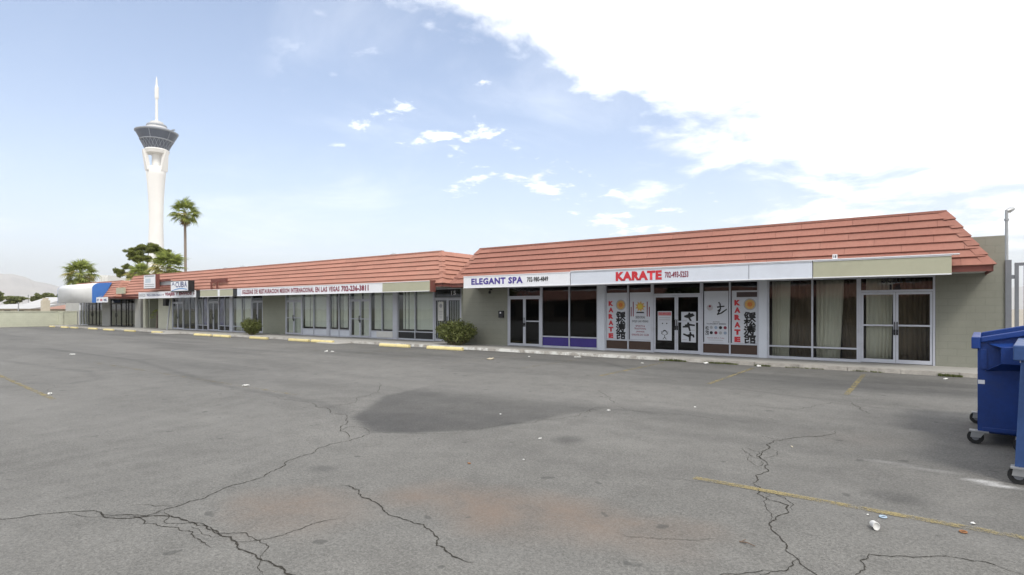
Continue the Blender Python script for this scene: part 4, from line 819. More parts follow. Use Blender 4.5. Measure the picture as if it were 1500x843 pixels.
# ------------------------------------------------------------------ dumpsters (local: x runs from low front to high back, the near side with the fork sleeve faces -y)
def dumpster(loc, rz, mat, label, slant=0., stickers=True):
    t_ = tag(bpy.data.objects.new('dumpster', None), label, 'dumpster', 'blue dumpsters'); C.objects.link(t_); t_.location = (0, 0, 0); WP[t_.name] = Vector((0, 0, 0))
    Lx, Wy, hf, hb, z0 = 1.45, 1.85, 1.33, 1.66, .17
    def side(y): return [(0-slant, z0), (Lx, z0), (Lx, hb), (.0, hf)]
    mb = MB(); th = .02
    mb.prism(side(0), 'y', 0, th); mb.prism(side(0), 'y', Wy-th, Wy)
    mb.hexa([(-slant, th, z0), (-slant+th, th, z0), (-slant+th, Wy-th, z0), (-slant, Wy-th, z0), (0, th, hf), (th, th, hf), (th, Wy-th, hf), (0, Wy-th, hf)])
    mb.box(Lx-th, Lx, th, Wy-th, z0, hb); mb.box(-slant+th, Lx-th, th, Wy-th, z0, z0+th)
    put('body', mb, mat, t_)
    # rolled rim and base channel
    rm = MB(); rm.hexa([(-.06, -.05, hf-.13), (.03, -.05, hf-.13), (.03, Wy+.05, hf-.13), (-.06, Wy+.05, hf-.13), (-.06, -.05, hf+.02), (.03, -.05, hf+.02), (.03, Wy+.05, hf+.02), (-.06, Wy+.05, hf+.02)])
    for y in (-.045, Wy+.002): rm.hexa([(.034, y, hf-.05), (Lx, y, hb-.06), (Lx, y+.043, hb-.06), (.034, y+.043, hf-.05), (.034, y, hf+.02), (Lx, y, hb+.02), (Lx, y+.043, hb+.02), (.034, y+.043, hf+.02)])
    bevel(put('rim', rm, mat, t_), .012)
    bevel(put('base_channel', MB().box(.05, Lx-.05, -.012, -.002, z0-.004, z0+.05).box(.05, Lx-.05, .05, Wy-.05, z0-.03, z0-.003), mat, t_), .006)
    # lid thrown open, hanging down behind the high back
    ld = MB(); ld.hexa([(Lx+.03, -.02, .45), (Lx+.06, -.02, .45), (Lx+.06, Wy+.02, .45), (Lx+.03, Wy+.02, .45), (Lx+.02, -.02, hb+.03), (Lx+.05, -.02, hb+.03), (Lx+.05, Wy+.02, hb+.03), (Lx+.02, Wy+.02, hb+.03)]); bevel(put('lid', ld, M_rubber, t_), .01)
    # fork sleeve: open channel along x standing out from the side, flared mouth
    for sgn, yy in ((-1, 0), (1, Wy)):
        def y_(v): return yy+sgn*v
        a, b_, za, zb_, dpt = .22, 1.40, 1.035, 1.235, .20; sl = MB()
        lo = lambda p, q_: (min(p, q_), max(p, q_))
        y0_, y1_ = lo(y_(dpt-.012), y_(dpt)); sl.box(a, b_, y0_, y1_, za, zb_)
        def quad(*p): sl.add([(x, y_(v), z) for x, v, z in p], [(0, 1, 2, 3)])
        quad((a, dpt-.014, zb_-.002), (b_, dpt-.014, zb_-.002), (b_, .003, 1.34), (.10, .003, 1.27))       # sloping top plate
        quad((a, dpt-.014, za+.002), (b_, dpt-.014, za+.002), (b_, .003, za-.01), (.07, .003, .93))         # flared bottom plate
        quad((b_, dpt-.014, za), (b_, dpt-.014, zb_), (b_, .003, 1.33), (b_, .003, za))
        o = put('fork_sleeve', sl, mat, t_); o.modifiers.new('thick', 'SOLIDIFY').thickness = .006
    for y in (-.014, Wy+.002): put('stiffener', MB().box(.03, .09, y, y+.012, .95, hf-.14), mat, t_)
    for x, y in ((-.02, .02), (-.02, Wy-.2), (Lx-.15, .05), (Lx-.15, Wy-.2)):
        wh = MB().tube([(x, y-.028, .085), (x, y+.028, .085)], .085, 18); c_ = put('caster', wh, M_rubber, t_); put('hub', MB().tube([(x, y-.034, .085), (x, y+.034, .085)], .04, 12), M_steel, c_)
        fk = MB(); fk.hexa([(x-.05, y-.055, .085), (x+.05, y-.055, .085), (x+.05, y-.045, .085), (x-.05, y-.045, .085), (x-.04, y-.055, z0-.016), (x+.09, y-.055, z0-.016), (x+.09, y-.045, z0-.016), (x-.04, y-.045, z0-.016)]); fk.hexa([(x-.05, y+.045, .085), (x+.05, y+.045, .085), (x+.05, y+.055, .085), (x-.05, y+.055, .085), (x-.04, y+.045, z0-.016), (x+.09, y+.045, z0-.016), (x+.09, y+.055, z0-.016), (x-.04, y+.055, z0-.016)]); fk.box(x-.06, x+.13, y-.07, y+.07, z0-.016, z0-.001); put('fork', fk, M_galv, c_)
    if stickers:
        put('sticker', MB().box(.005, .07, -.004, -.001, .76, .81), M_white, t_); put('sticker', MB().box(.39, .45, -.206, -.203, 1.06, 1.21), M_white, t_)
    else:
        for i in range(4): put('print_stripe', MB().box(.16, .9, -.004, -.001, .62+.10*i, .67+.10*i), M_white, t_)
        put('red_sticker', MB().box(.14, .8, -.004, -.001, 1.02, 1.2), M_red, t_); put('sticker', MB().box(.03, .09, -.004, -.001, .86, .93), M_white, t_)
    t_.location = loc; t_.rotation_euler = (0, 0, rz); return t_
dumpster((.575, 9.2, .0), R(-4), M_blue, 'dark blue steel dumpster standing farther back, with fork sleeve and dark gap underneath')
dumpster((.785, 7.3, .0), R(-7), M_blue2, 'faded blue dumpster standing in front of the darker one, white stripes on its side', slant=.05, stickers=False)

# ------------------------------------------------------------------ plants
def leaf_cloud(name, n, shape, size, mat, parent, loc, seed, thin=.45):
    rs = np.random.RandomState(seed); pts = shape(rs, n); n = len(pts)
    a = rs.normal(size=(n, 3)); a /= np.linalg.norm(a, axis=1)[:, None]; b_ = rs.normal(size=(n, 3)); b_ -= a*(a*b_).sum(1)[:, None]; b_ /= np.linalg.norm(b_, axis=1)[:, None]
    s_ = size*rs.uniform(.6, 1.4, n)[:, None]; v = np.stack([pts-a*s_, pts+b_*s_*thin, pts+a*s_, pts-b_*s_*thin], 1).reshape(-1, 3)
    me = bpy.data.meshes.new(name); me.vertices.add(4*n); me.vertices.foreach_set('co', v.ravel()); me.loops.add(4*n); me.loops.foreach_set('vertex_index', np.arange(4*n)); me.polygons.add(n); me.polygons.foreach_set('loop_start', np.arange(0, 4*n, 4)); me.update(); me.validate()
    return link(name, me, mat, parent, loc)
def bush(loc, wx, wy, h_, n, label, seed):
    t_ = thing('bush', loc, label, 'bush'); rr = random.Random(seed); tips = []; st = MB()
    for i in range(46):
        a = rr.uniform(0, 6.283); r_ = math.sqrt(rr.random()); tip = Vector((wx*r_*math.cos(a), wy*r_*math.sin(a), h_*(1-.25*r_*r_)*rr.uniform(.62, 1.10))); base_ = Vector((tip.x*.25, tip.y*.25, 0)); mid_ = base_.lerp(tip, .5)+Vector((tip.x*.12, tip.y*.12, -.02)); tips.append((base_, mid_, tip))
        st.tube([base_, mid_, tip], [.014, .010, .004], 5)
    st.v = [tuple(Vector(v)+Vector(loc)) for v in st.v]; put('stems', st, M_stem, t_)
    def shape(rs, n):
        k = rs.randint(0, len(tips), n); u = rs.beta(3.2, 1.3, n); o = np.zeros((n, 3))
        T = np.array([[list(p) for p in tt] for tt in tips]); q_ = T[k]; w0 = (1-u)**2; w1 = 2*u*(1-u); w2 = u*u
        o = q_[:, 0]*w0[:, None]+q_[:, 1]*w1[:, None]+q_[:, 2]*w2[:, None]; o += rs.normal(size=(n, 3))*np.array([.075, .075, .055]); o[:, 2] = np.maximum(o[:, 2], .03); return o
    leaf_cloud('foliage', n, shape, .046, L_bush, t_, loc, seed); return t_
bush((-16.75, 18.85, .10), 1.08, .62, 1.05, 11000, 'large loose green bush in front of the barred door', 3)
bush((-33.6, 18.8, .10), .78, .5, .97, 7500, 'small dense trimmed bush in front of the pale curtained window', 7)

def frond_mesh(seed, droop, n=15):
    rr = random.Random(seed); mb = MB(); pl = 1.0; z = lambda x: -.10*x*x
    mb.tube([(0, 0, 0), (pl*.5, 0, z(.5)), (pl, 0, z(1))], [.030, .022, .015], 4, False); o = Vector((pl, 0, z(1)))
    for i in range(n):
        a = R(-118+236*i/(n-1))+rr.uniform(-.03, .03); L = (.95-.25*abs(a)/2)*rr.uniform(.88, 1.1); d = Vector((math.cos(a), math.sin(a), 0)); sd_ = Vector((-d.y, d.x, 0)); fold = .03
        pts = []
        for j in range(5):
            u = j/4; dr = droop*(u**2.4)*.55; p = o+d*L*u*(1-.2*dr)+Vector((0, 0, .10*math.sin(u*2.2)*(abs(a)/2)-dr*L)); wd_ = (.012+.065*u if u < .45 else .065*(1-(u-.45)/.55)+.004)
            pts.append((p-sd_*wd_, p+Vector((0, 0, -fold*(1-u))), p+sd_*wd_))
        vs = [v for r_ in pts for v in r_]; fs = []
        for j in range(4):
            for k in (0, 1): fs.append((j*3+k, j*3+k+1, j*3+k+4, j*3+k+3))
        mb.add(vs, fs)
    return mb.mesh('frond')
FRONDS = [frond_mesh(i, .7+.3*i) for i in range(3)]; DEADF = [frond_mesh(20+i, 1.6, 11) for i in range(2)]
for f_ in FRONDS: f_.materials.append(L_palm)
FRONDY = [f_.copy() for f_ in FRONDS]
for f_ in FRONDY: f_.materials.clear(); f_.materials.append(L_palm2)
for f_ in DEADF: f_.materials.append(L_dead)
def palm(base_, hgt, rad, tr, label, seed, nf=42, lo=-65, dead=14, yellow=.3, lean=(0, 0), group='fan palms behind the strip mall'):
    t_ = thing('fan_palm', tuple(base_), label, 'palm tree', group); rr = random.Random(seed); top = Vector((lean[0], lean[1], hgt)); pts = [Vector((lean[0]*u*u, lean[1]*u*u, hgt*u)) for u in [i/10 for i in range(11)]]
    st = MB().tube([Vector(base_)+p for p in pts], [tr*(1.35-.45*min(i/4, 1)) for i in range(11)], 10); put('trunk', st, M_trunk, t_)
    for i in range(nf+dead):
        dd_ = i >= nf; az = i*2.39996+rr.uniform(-.3, .3); el = R(rr.uniform(-88, -70)) if dd_ else R(85-(85-lo)*((i+.5)/nf)**.85+rr.uniform(-8, 8)); sc = rad/1.95*(rr.uniform(.6, .8) if dd_ else rr.uniform(.85, 1.1))
        me = rr.choice(DEADF) if dd_ else (rr.choice(FRONDY) if (rr.random() < yellow and el < R(20)) else rr.choice(FRONDS))
        o = link('frond', me, None, t_, Vector(base_)+top+Vector((0, 0, -.25*rad*(.6 if dd_ else i/nf*.5)))); o.rotation_euler = (rr.uniform(-.4, .4), -el, az); o.scale = (sc, sc, sc)
    return t_
def at_depth(px, d): p = deep(px, HOR, d); p.z = 0; return p
palm(at_depth(272, 92), EYE+(453-311)/FPX*92, 2.7, .22, 'tall slender fan palm rising high above the roof', 1, 38, -35, 26, .05, lean=(-.3, 0))
palm(at_depth(248, 74), EYE+(453-392)/FPX*74, 2.7, .32, 'bushy fan palm between the pine and the tall palm', 2, 60, -80, 6, .55)
palm(at_depth(206, 80), EYE+(453-404)/FPX*80, 2.3, .30, 'low yellowish fan palm in front of the pine', 3, 48, -80, 6, .6)
palm(at_depth(118, 84), EYE+(453-401)/FPX*84, 2.7, .33, 'stout fan palm standing alone behind the awning', 4, 62, -80, 4, .35)
# small potted palm in the recess
pr = Vector((XL(226), FL+.25, .10)); t_ = thing('potted_palm', tuple(pr), 'small drooping palm in the recess between two pale pillars', 'palm'); put('trunk', MB().tube([pr, pr+Vector((.1, 0, 1.0)), pr+Vector((.15, 0, 1.55))], [.09, .07, .05], 8), M_trunk, t_)
for i in range(12):
    a = i*2.4; mb = MB(); d = Vector((math.cos(a), math.sin(a)*.5, 0)); L = .85
    pts = [pr+Vector((.15, 0, 1.5))+d*L*u+Vector((0, 0, .45*u-1.05*u*u)) for u in [k/6 for k in range(7)]]; mb.tube(pts, [.014-.001*k for k in range(7)], 4, False); sd_ = Vector((-d.y, d.x, 0)).normalized()
    for k in range(1, 7):
        for s_ in (-1, 1): p = pts[k]; q_ = p+sd_*s_*.16+d*.16+Vector((0, 0, -.14)); mb.add([p+d*.04, q_, p-d*.06], [(0, 1, 2)])
    put('frond', mb, L_palm, t_)

def tree(name, base_, trunk_h, blobs, n, size, mat, label, cat, seed, group=None, tr=.2, thin=.4, branches=True):
    t_ = thing(name, tuple(base_), label, cat, group); rr = random.Random(seed); B = Vector(base_); st = MB(); top = Vector((0, 0, trunk_h)); st.tube([B, B+top*.5+Vector((rr.uniform(-.1, .1), 0, 0)), B+top], [tr*1.3, tr, tr*.75], 8)
    for c_, r_ in blobs: c_ = Vector(c_); st.tube([B+top, B+top.lerp(c_, .55)+Vector((0, 0, -.1)), B+c_], [tr*.55, tr*.35, tr*.12], 6)
    put('trunk', st, M_bark, t_)
    wts = np.array([r_[0]*r_[1]*r_[2] for c_, r_ in blobs]); wts = wts**.7; wts /= wts.sum()
    def shape(rs, n):
        k = rs.choice(len(blobs), n, p=wts); d = rs.normal(size=(n, 3)); d /= np.linalg.norm(d, axis=1)[:, None]; r_ = rs.uniform(.0, 1., n)**.38; cN = np.array([list(c_) for c_, _ in blobs])[k]; rN = np.array([list(x) for _, x in blobs])[k]
        # small clumps on each limb's mass
        sub = rs.normal(size=(len(blobs), 26, 3)); sub /= np.linalg.norm(sub, axis=2)[:, :, None]; sub *= rs.uniform(.45, 1.0, (len(blobs), 26, 1)); s_i = rs.randint(0, 26, n)
        return cN+sub[k, s_i]*rN*.85+d*r_[:, None]*rN*.30
    leaf_cloud('crown', n, shape, size, mat, t_, base_, seed, thin); return t_
pb = at_depth(214, 97); s_ = 97/FPX
def pxb(px, py, rx, ry, dy=0): v = RT*((px-214)*s_)+FW*dy; return ((v.x, v.y, EYE+(453-py)*s_), (rx*s_, rx*s_, ry*s_))
tree('pine_tree', pb, EYE+(453-402)*s_, [pxb(218, 364, 17, 8), pxb(203, 371, 14, 8, -1), pxb(232, 370, 13, 8, 1), pxb(195, 379, 10, 6, .5), pxb(215, 379, 14, 7, -1.2), pxb(186, 391, 7, 5), pxb(176, 400, 7, 8), pxb(190, 404, 8, 6, .6), pxb(234, 382, 9, 6), pxb(170, 397, 4, 5), pxb(204, 392, 8, 6, .5)], 42000, .15, L_pine, 'dark green umbrella pine with layered clumps beside the white tower', 'pine tree', 5, tr=.24, thin=.22)
rr = random.Random(9)
def far_tree(px, py0, w_, h_, d, label, seed):
    b_ = at_depth(px, d); k = d/FPX; r2 = random.Random(seed); bl = []
    for i in range(7): v = RT*(r2.uniform(-.35, .35)*w_*k)+FW*r2.uniform(-1, 1); bl.append(((v.x, v.y, EYE+(453-py0)*k-r2.uniform(.15, .8)*h_*k), (w_*k*r2.uniform(.2, .34), w_*k*.3, h_*k*r2.uniform(.18, .3))))
    tree('far_tree', b_, max(EYE+(453-py0)*k-.9*h_*k, 1.), bl, 5000, .22, L_far, label, 'tree', seed, 'trees beyond the cream wall', .2, .5)
for i, a in enumerate(((-8, 424, 30, 24, 110, 'tall green tree beyond the wall at the far end of the white roofs'), (22, 434, 34, 12, 125, 'low wide green tree above the long grey roof'), (53, 430, 16, 16, 150, 'round dark tree between the low roofs'), (68, 429, 18, 16, 140, 'round green tree behind the tan chimney'), (82, 431, 13, 16, 145, 'small green tree beside the awning wing'))): far_tree(*a, 60+i)

# ------------------------------------------------------------------ perimeter wall and what lies beyond it
pw = thing('perimeter_wall', (-69.7, 0, 0), 'long cream block wall closing off the far end of the lot', 'wall'); put('wall', MB().box(-69.8, -69.5, -40, FL-.05, -.02, 1.42), M_perim, pw); put('coping', MB().box(-69.84, -69.46, -40, FL-.05, 1.424, 1.50), M_perim, pw)
for y in (19.0, 13.5, 8., 2.5, -3, -8.5): put('pier', MB().box(-69.495, -69.42, y-.2, y+.2, -.02, 1.42), M_perim, pw)
def house(px0, px1, d, zw, zr, wmat, rmat, label, depth=10):
    a, b_ = at_depth(px0, d), at_depth(px1, d); x0, x1 = min(a.x, b_.x), max(a.x, b_.x); yc = (a.y+b_.y)/2; t_ = thing('house', ((x0+x1)/2, yc, 0), label, 'house', 'low houses beyond the cream wall'); L = (b_-a).length
    x0, x1 = -L/2, L/2; mid_ = (a+b_)/2; t_.location = mid_; WP[t_.name] = mid_
    def loc(mb): mb.v = [tuple(Matrix.Rotation(YAW, 3, 'Z')@Vector(v)+mid_) for v in mb.v]; return mb
    put('wall', loc(MB().box(x0, x1, 0, depth, 0, zw)), wmat, t_); put('roof', loc(MB().prism([(-.6, zw), (depth+.6, zw), (depth/2, zr)], 'x', x0-.5, x1+.5)), rmat, t_)
    for k in (.2, .5, .8): put('window', loc(MB().box(x0+L*k-.5, x0+L*k+.5, -.04, -.003, .9, min(zw-.3, 2.1))), M_bronze, t_)
M_rg = paint('roof_pale_grey', (.42, .42, .42), .8, .1, .5); M_rr = paint('roof_brick', (.30, .17, .13), .85, .12, .6); M_hw = paint('house_cream', (.48, .44, .36), .85); M_hw2 = paint('house_white', (.62, .62, .60), .85)
house(-22, 44, 92, 1.75, 2.55, M_hw, M_rg, 'low house with a long pale grey roof beyond the wall'); house(40, 66, 105, 2.5, 4.0, M_hw2, M_rg, 'small white house with grey roof between the trees'); house(66, 104, 88, 1.7, 2.45, M_hw, M_rr, 'low house with a brick red roof next to the far wing')
cb0 = at_depth(66.5, 84); t_ = thing('chimney_pillar', tuple(cb0), 'square tan masonry pillar standing up beyond the wall', 'pillar'); put('shaft', MB().box(cb0.x-.45, cb0.x+.45, cb0.y-.45, cb0.y+.45, 0, 3.0), M_hw, t_); put('cap', MB().box(cb0.x-.3, cb0.x+.3, cb0.y-.3, cb0.y+.3, 3.003, 3.35), M_hw, t_)
bb = at_depth(82, 120); t_ = thing('billboard', tuple(bb), 'small pale billboard beyond the red roofed house', 'sign'); z_ = EYE+(453-447)*120/FPX; put('panel', MB().box(bb.x-.7, bb.x+.7, bb.y-.06, bb.y+.06, z_, z_+1.1), M_awn, t_); put('post', MB().box(bb.x-.08, bb.x+.08, bb.y-.05, bb.y+.05, 0, z_-.003), M_steel, t_)
for px, ytop, d, lb in ((27, 443, 88, 'thin street post beyond the long grey roof'), (41.5, 432, 130, 'thin utility pole between the roofs')):
    p = at_depth(px, d); t_ = thing('utility_pole', tuple(p), lb, 'pole'); put('pole', MB().tube([p, p+Vector((0, 0, EYE+(453-ytop)*d/FPX))], [.11, .07], 6), M_galv, t_); zc = EYE+(453-ytop)*d/FPX; put('crossarm', MB().box(p.x-.4, p.x+.4, p.y-.05, p.y+.05, zc-.25, zc-.15), M_galv, t_)
# hotel slabs seen past the palms
for px0, px1, py, d, lb in ((146, 158, 403.5, 420, 'white hotel tower block behind the awning wing'), (158, 173, 406.5, 440, 'lower white hotel block with dark window bands beside the pine')):
    a, b_ = at_depth(px0, d), at_depth(px1, d); L = (b_-a).length; mid_ = (a+b_)/2; hh = EYE+(453-py)*d/FPX; t_ = thing('hotel_block', tuple(mid_), lb, 'building', 'far hotel blocks')
    def loc(mb): mb.v = [tuple(Matrix.Rotation(YAW, 3, 'Z')@Vector(v)+mid_) for v in mb.v]; return mb
    put('wall', loc(MB().box(-L/2, L/2, 0, 14, 0, hh)), M_hw2, t_)
    if px0 > 150:
        for i in range(7): put('window_band', loc(MB().box(-L/2+.4, L/2-.4, -.12, -.01, 3+i*3.3, 4.7+i*3.3)), M_bronze, t_)
    else:
        for i in range(3): put('fin', loc(MB().box(-L/2+L*(i+.5)/3-.4, -L/2+L*(i+.5)/3+.4, -.5, -.01, 0, hh-1)), M_hw2, t_)

# ------------------------------------------------------------------ the observation tower
d = 850.; k = d/FPX; tb = at_depth(229.5, d); ZZ = lambda py: EYE+(453-py)*k
M_tw = paint('tower_white', (.72, .71, .69), .7, .04, .05); M_pod = paint('pod_glass', (.05, .065, .10), .35, .2, .06); M_lat = paint('pod_lattice', (.26, .28, .32), .6)
t_ = thing('observation_tower', tuple(tb), 'tall white concrete observation tower with dark pod and needle spire', 'tower')
def legsec(z):       # radius of the shaft at height z: wide foot, waist, flare under the pod
    u = z/ZZ(222); return (14.2-4.2*min(u/.55, 1)**.8)+(8.2*max((u-.55)/.45, 0)**1.9)
sh = MB(); rings = []; zs_ = [ZZ(470)]+[ZZ(y) for y in (430, 390, 360, 330, 300, 275, 258, 246)]; N_ = 48
for z in zs_:
    r_ = legsec(max(z, 0)); rings.append([(tb.x+r_*(1-.16*(.5-.5*math.cos(3*a)))*math.cos(a), tb.y+r_*(1-.16*(.5-.5*math.cos(3*a)))*math.sin(a), max(z, -1.)) for a in [2*math.pi*i/N_ for i in range(N_)]])
sh.add([v for r_ in rings for v in r_], [(i*N_+j, i*N_+(j+1) % N_, (i+1)*N_+(j+1) % N_, (i+1)*N_+j) for i in range(len(rings)-1) for j in range(N_)]+[tuple((len(rings)-1)*N_+j for j in range(N_))]); smooth(put('shaft', sh, M_tw, t_))
put('core', MB().lathe([(6.4, ZZ(247)), (6.4, ZZ(221))], 20, (tb.x, tb.y)), M_tw, t_)
for q_ in range(3):
    a0 = 2*math.pi*q_/3+R(24); mb = MB(); vs = []
    for py in (252, 246, 238, 230, 222.5):
        z = ZZ(py); r_ = legsec(z)-1.2; w_ = .42-.010*(252-py)
        for da, rr_ in ((-w_, r_+2.2), (w_, r_+2.2), (w_*.9, r_-4), (-w_*.9, r_-4)): vs.append((tb.x+rr_*math.cos(a0+da), tb.y+rr_*math.sin(a0+da), z))
    mb.add(vs, [(i*4+j, i*4+(j+1) % 4, (i+1)*4+(j+1) % 4, (i+1)*4+j) for i in range(4) for j in range(4)]+[(3, 2, 1, 0), (16, 17, 18, 19)]); put('leg', mb, M_tw, t_)
put('collar', MB().lathe([(15.5, ZZ(226)), (17.2, ZZ(221.5)), (15.2, ZZ(219.5))], 40, (tb.x, tb.y)), M_tw, t_)
pod = put('pod', MB().lathe([(14.6, ZZ(221)), (16.5, ZZ(217)), (21.5, ZZ(207)), (27.4, ZZ(195.8)), (28.4, ZZ(194.2)), (24, ZZ(192.2)), (18, ZZ(190.6))], 48, (tb.x, tb.y)), M_pod, t_)
lt = MB()
def podpt(a, py, o=.35):
    pr_ = [(221, 14.6), (217, 16.5), (207, 21.5), (195.8, 27.4)]
    for (p0_, r0), (p1_, r1) in zip(pr_[:-1], pr_[1:]):
        if p0_ >= py >= p1_: r_ = r0+(r1-r0)*(p0_-py)/(p0_-p1_); break
    return Vector((tb.x+(r_+o)*math.cos(a), tb.y+(r_+o)*math.sin(a), ZZ(py)))
for i in range(24):
    a = 2*math.pi*i/24; st_ = 2*math.pi/24
    for s_2 in (-1, 1): lt.tube([podpt(a, 219.5), podpt(a+s_2*st_*.5, 213.5), podpt(a+s_2*st_, 207.5)], .28, 4)
for i in range(6): a = 2*math.pi*i/6+.3; lt.tube([podpt(a, 207), podpt(a, 196)], .45, 4)
put('lattice', lt, M_lat, pod)
put('band', MB().lathe([(21.1, ZZ(208)), (22.3, ZZ(207.4)), (22.5, ZZ(206.6)), (21.3, ZZ(206))], 48, (tb.x, tb.y)), M_lat, pod); put('band', MB().lathe([(27.2, ZZ(196.2)), (28.7, ZZ(195.2)), (28.7, ZZ(194.1)), (27.2, ZZ(193.6))], 48, (tb.x, tb.y)), M_lat, pod)
put('upper_deck', MB().lathe([(20, ZZ(192.5)), (19, ZZ(190)), (13.5, ZZ(188)), (12.6, ZZ(184.5)), (12.9, ZZ(183.6)), (9.5, ZZ(182.6)), (8.6, ZZ(179.6)), (3.6, ZZ(177.8))], 36, (tb.x, tb.y)), paint('deck_grey', (.52, .52, .52), .7, .05, .05), t_)
put('deck_band', MB().lathe([(12.9, ZZ(186.4)), (13.6, ZZ(186)), (13.6, ZZ(185)), (12.8, ZZ(184.7))], 36, (tb.x, tb.y)), M_lat, t_)
sp3 = MB().lathe([(3.0, ZZ(179)), (1.9, ZZ(176)), (1.7, ZZ(146)), (2.7, ZZ(144)), (2.7, ZZ(128)), (1.5, ZZ(126)), (1.2, ZZ(118)), (.25, ZZ(112.5))], 10, (tb.x, tb.y)); put('spire', sp3, M_tw, t_)
rp = tb+RT*21.5; put('ride_arm', MB().tube([Vector((rp.x, rp.y, ZZ(194))), Vector((rp.x, rp.y, ZZ(191)))+RT*1.5, Vector((rp.x, rp.y, ZZ(190.6)))+RT*6], 1.0, 6).tube([Vector((rp.x, rp.y, ZZ(195)))+RT*3, Vector((rp.x, rp.y, ZZ(190)))+RT*3], .8, 6), M_lat, t_)

# ------------------------------------------------------------------ mountains
def range_(name, d, amp, base_px, x0, x1, seed, mat, label):
    rs = random.Random(seed); n = 160; mb = MB(); vs = []
    for i in range(n+1):
        az = R(x0+(x1-x0)*i/n); h_ = (amp*(.95+.40*noise.fractal(Vector((i*.035+seed, 3.1, 0)), 1., 2.1, 6)))
        for j, (dd_, f_) in enumerate(((0, 0), (.05, .30), (.10, .62), (.16, 1.), (.30, .0))):
            dist = d*(1+dd_); wv = 1+.25*noise.fractal(Vector((i*.09, j*1.7, seed)), 1., 2., 4) if 0 < j < 4 else 1
            vs.append((-math.sin(az)*dist, math.cos(az)*dist, max(h_*f_*wv, 0)-3))
    mb.add(vs, [(i*5+j, (i+1)*5+j, (i+1)*5+j+1, i*5+j+1) for i in range(n) for j in range(4)])
    tag(put(name, mb, mat), label, 'mountains', kind='structure')
M_mt = paint('mountain_rock', (.36, .33, .30), .95, .25, .003)
range_('mountains', 9000, 470, 0, 40, 110, 3, M_mt, 'long pale desert mountain range on the horizon'); range_('mountains', 12500, 420, 0, -60, 40, 8, M_mt, 'low distant mountain range behind the strip mall')

# ------------------------------------------------------------------ neighbour across the lot, seen mirrored in the shop windows
M_brn = paint('stucco_brown', (.20, .17, .14), .9)
nb = thing('storefront_building', (-16, -32, 0), 'long brown building across the lot with red tiled roof, mirrored in the glass', 'building', 'wings of the strip mall'); put('wall', MB().box(-60, 22, -40, -30, -.02, 3.0), M_brn, nb); put('roof', MB().prism([(-31.2, 4.4), (-28.8, 2.9), (-28.8, 3.01), (-41, 3.01), (-39, 4.4)][::-1], 'x', -60.5, 22.5), M_tileL, nb)
for i in range(16): put('window', MB().box(-58+i*5, -55+i*5, -29.99, -29.93, .6, 2.4), M_bronze, nb)
for i, (x, y, r_) in enumerate(((-48, -24, 2.2), (-22, -25, 2.6), (4, -24, 2.4))): tree('shade_tree', (x, y, 0), 2.2, [((0, 0, 4.2), (r_, r_, 1.5)), ((1.2, .4, 3.6), (1.5, 1.5, 1.)), ((-1.3, -.2, 3.7), (1.5, 1.4, 1.))], 5000, .16, L_far, ('smallest shade tree across the lot, before the far end of the brown building', 'widest shade tree across the lot, before the middle of the brown building', 'shade tree across the lot, before the near end of the brown building')[i], 'tree', 80+i, 'shade trees across the lot', .18, .5)

# ------------------------------------------------------------------ litter and weeds
def scrap(px, py, w_, d_, h_, label, seed, mat=None, name='paper_scrap', cat='litter'):
    p = g(px, py); bm = bmesh.new(); bmesh.ops.create_icosphere(bm, subdivisions=2, radius=1)
    for v in bm.verts: q_ = v.co.copy(); f_ = 1+.5*noise.noise(q_*2.3+Vector((seed, 0, 0))); v.co = Vector((q_.x*w_*f_*.8, q_.y*d_*f_*(.8+.5*noise.noise(q_*4+Vector((seed*3, 1, 0)))), max((q_.z*h_*.6*f_)+h_*.35+h_*.8*noise.noise(q_*3+Vector((0, seed, 5))), 0)))
    me = bpy.data.meshes.new(name); bm.to_mesh(me); bm.free(); o = link(name, me, mat or M_paper, None, p+Vector((0, 0, .004))); o.rotation_euler.z = seed*1.3; return tag(o, label, cat)
M_leafb = paint('dry_leaf', (.26, .12, .05), .8); M_card = paint('card_tan', (.42, .37, .28), .85)
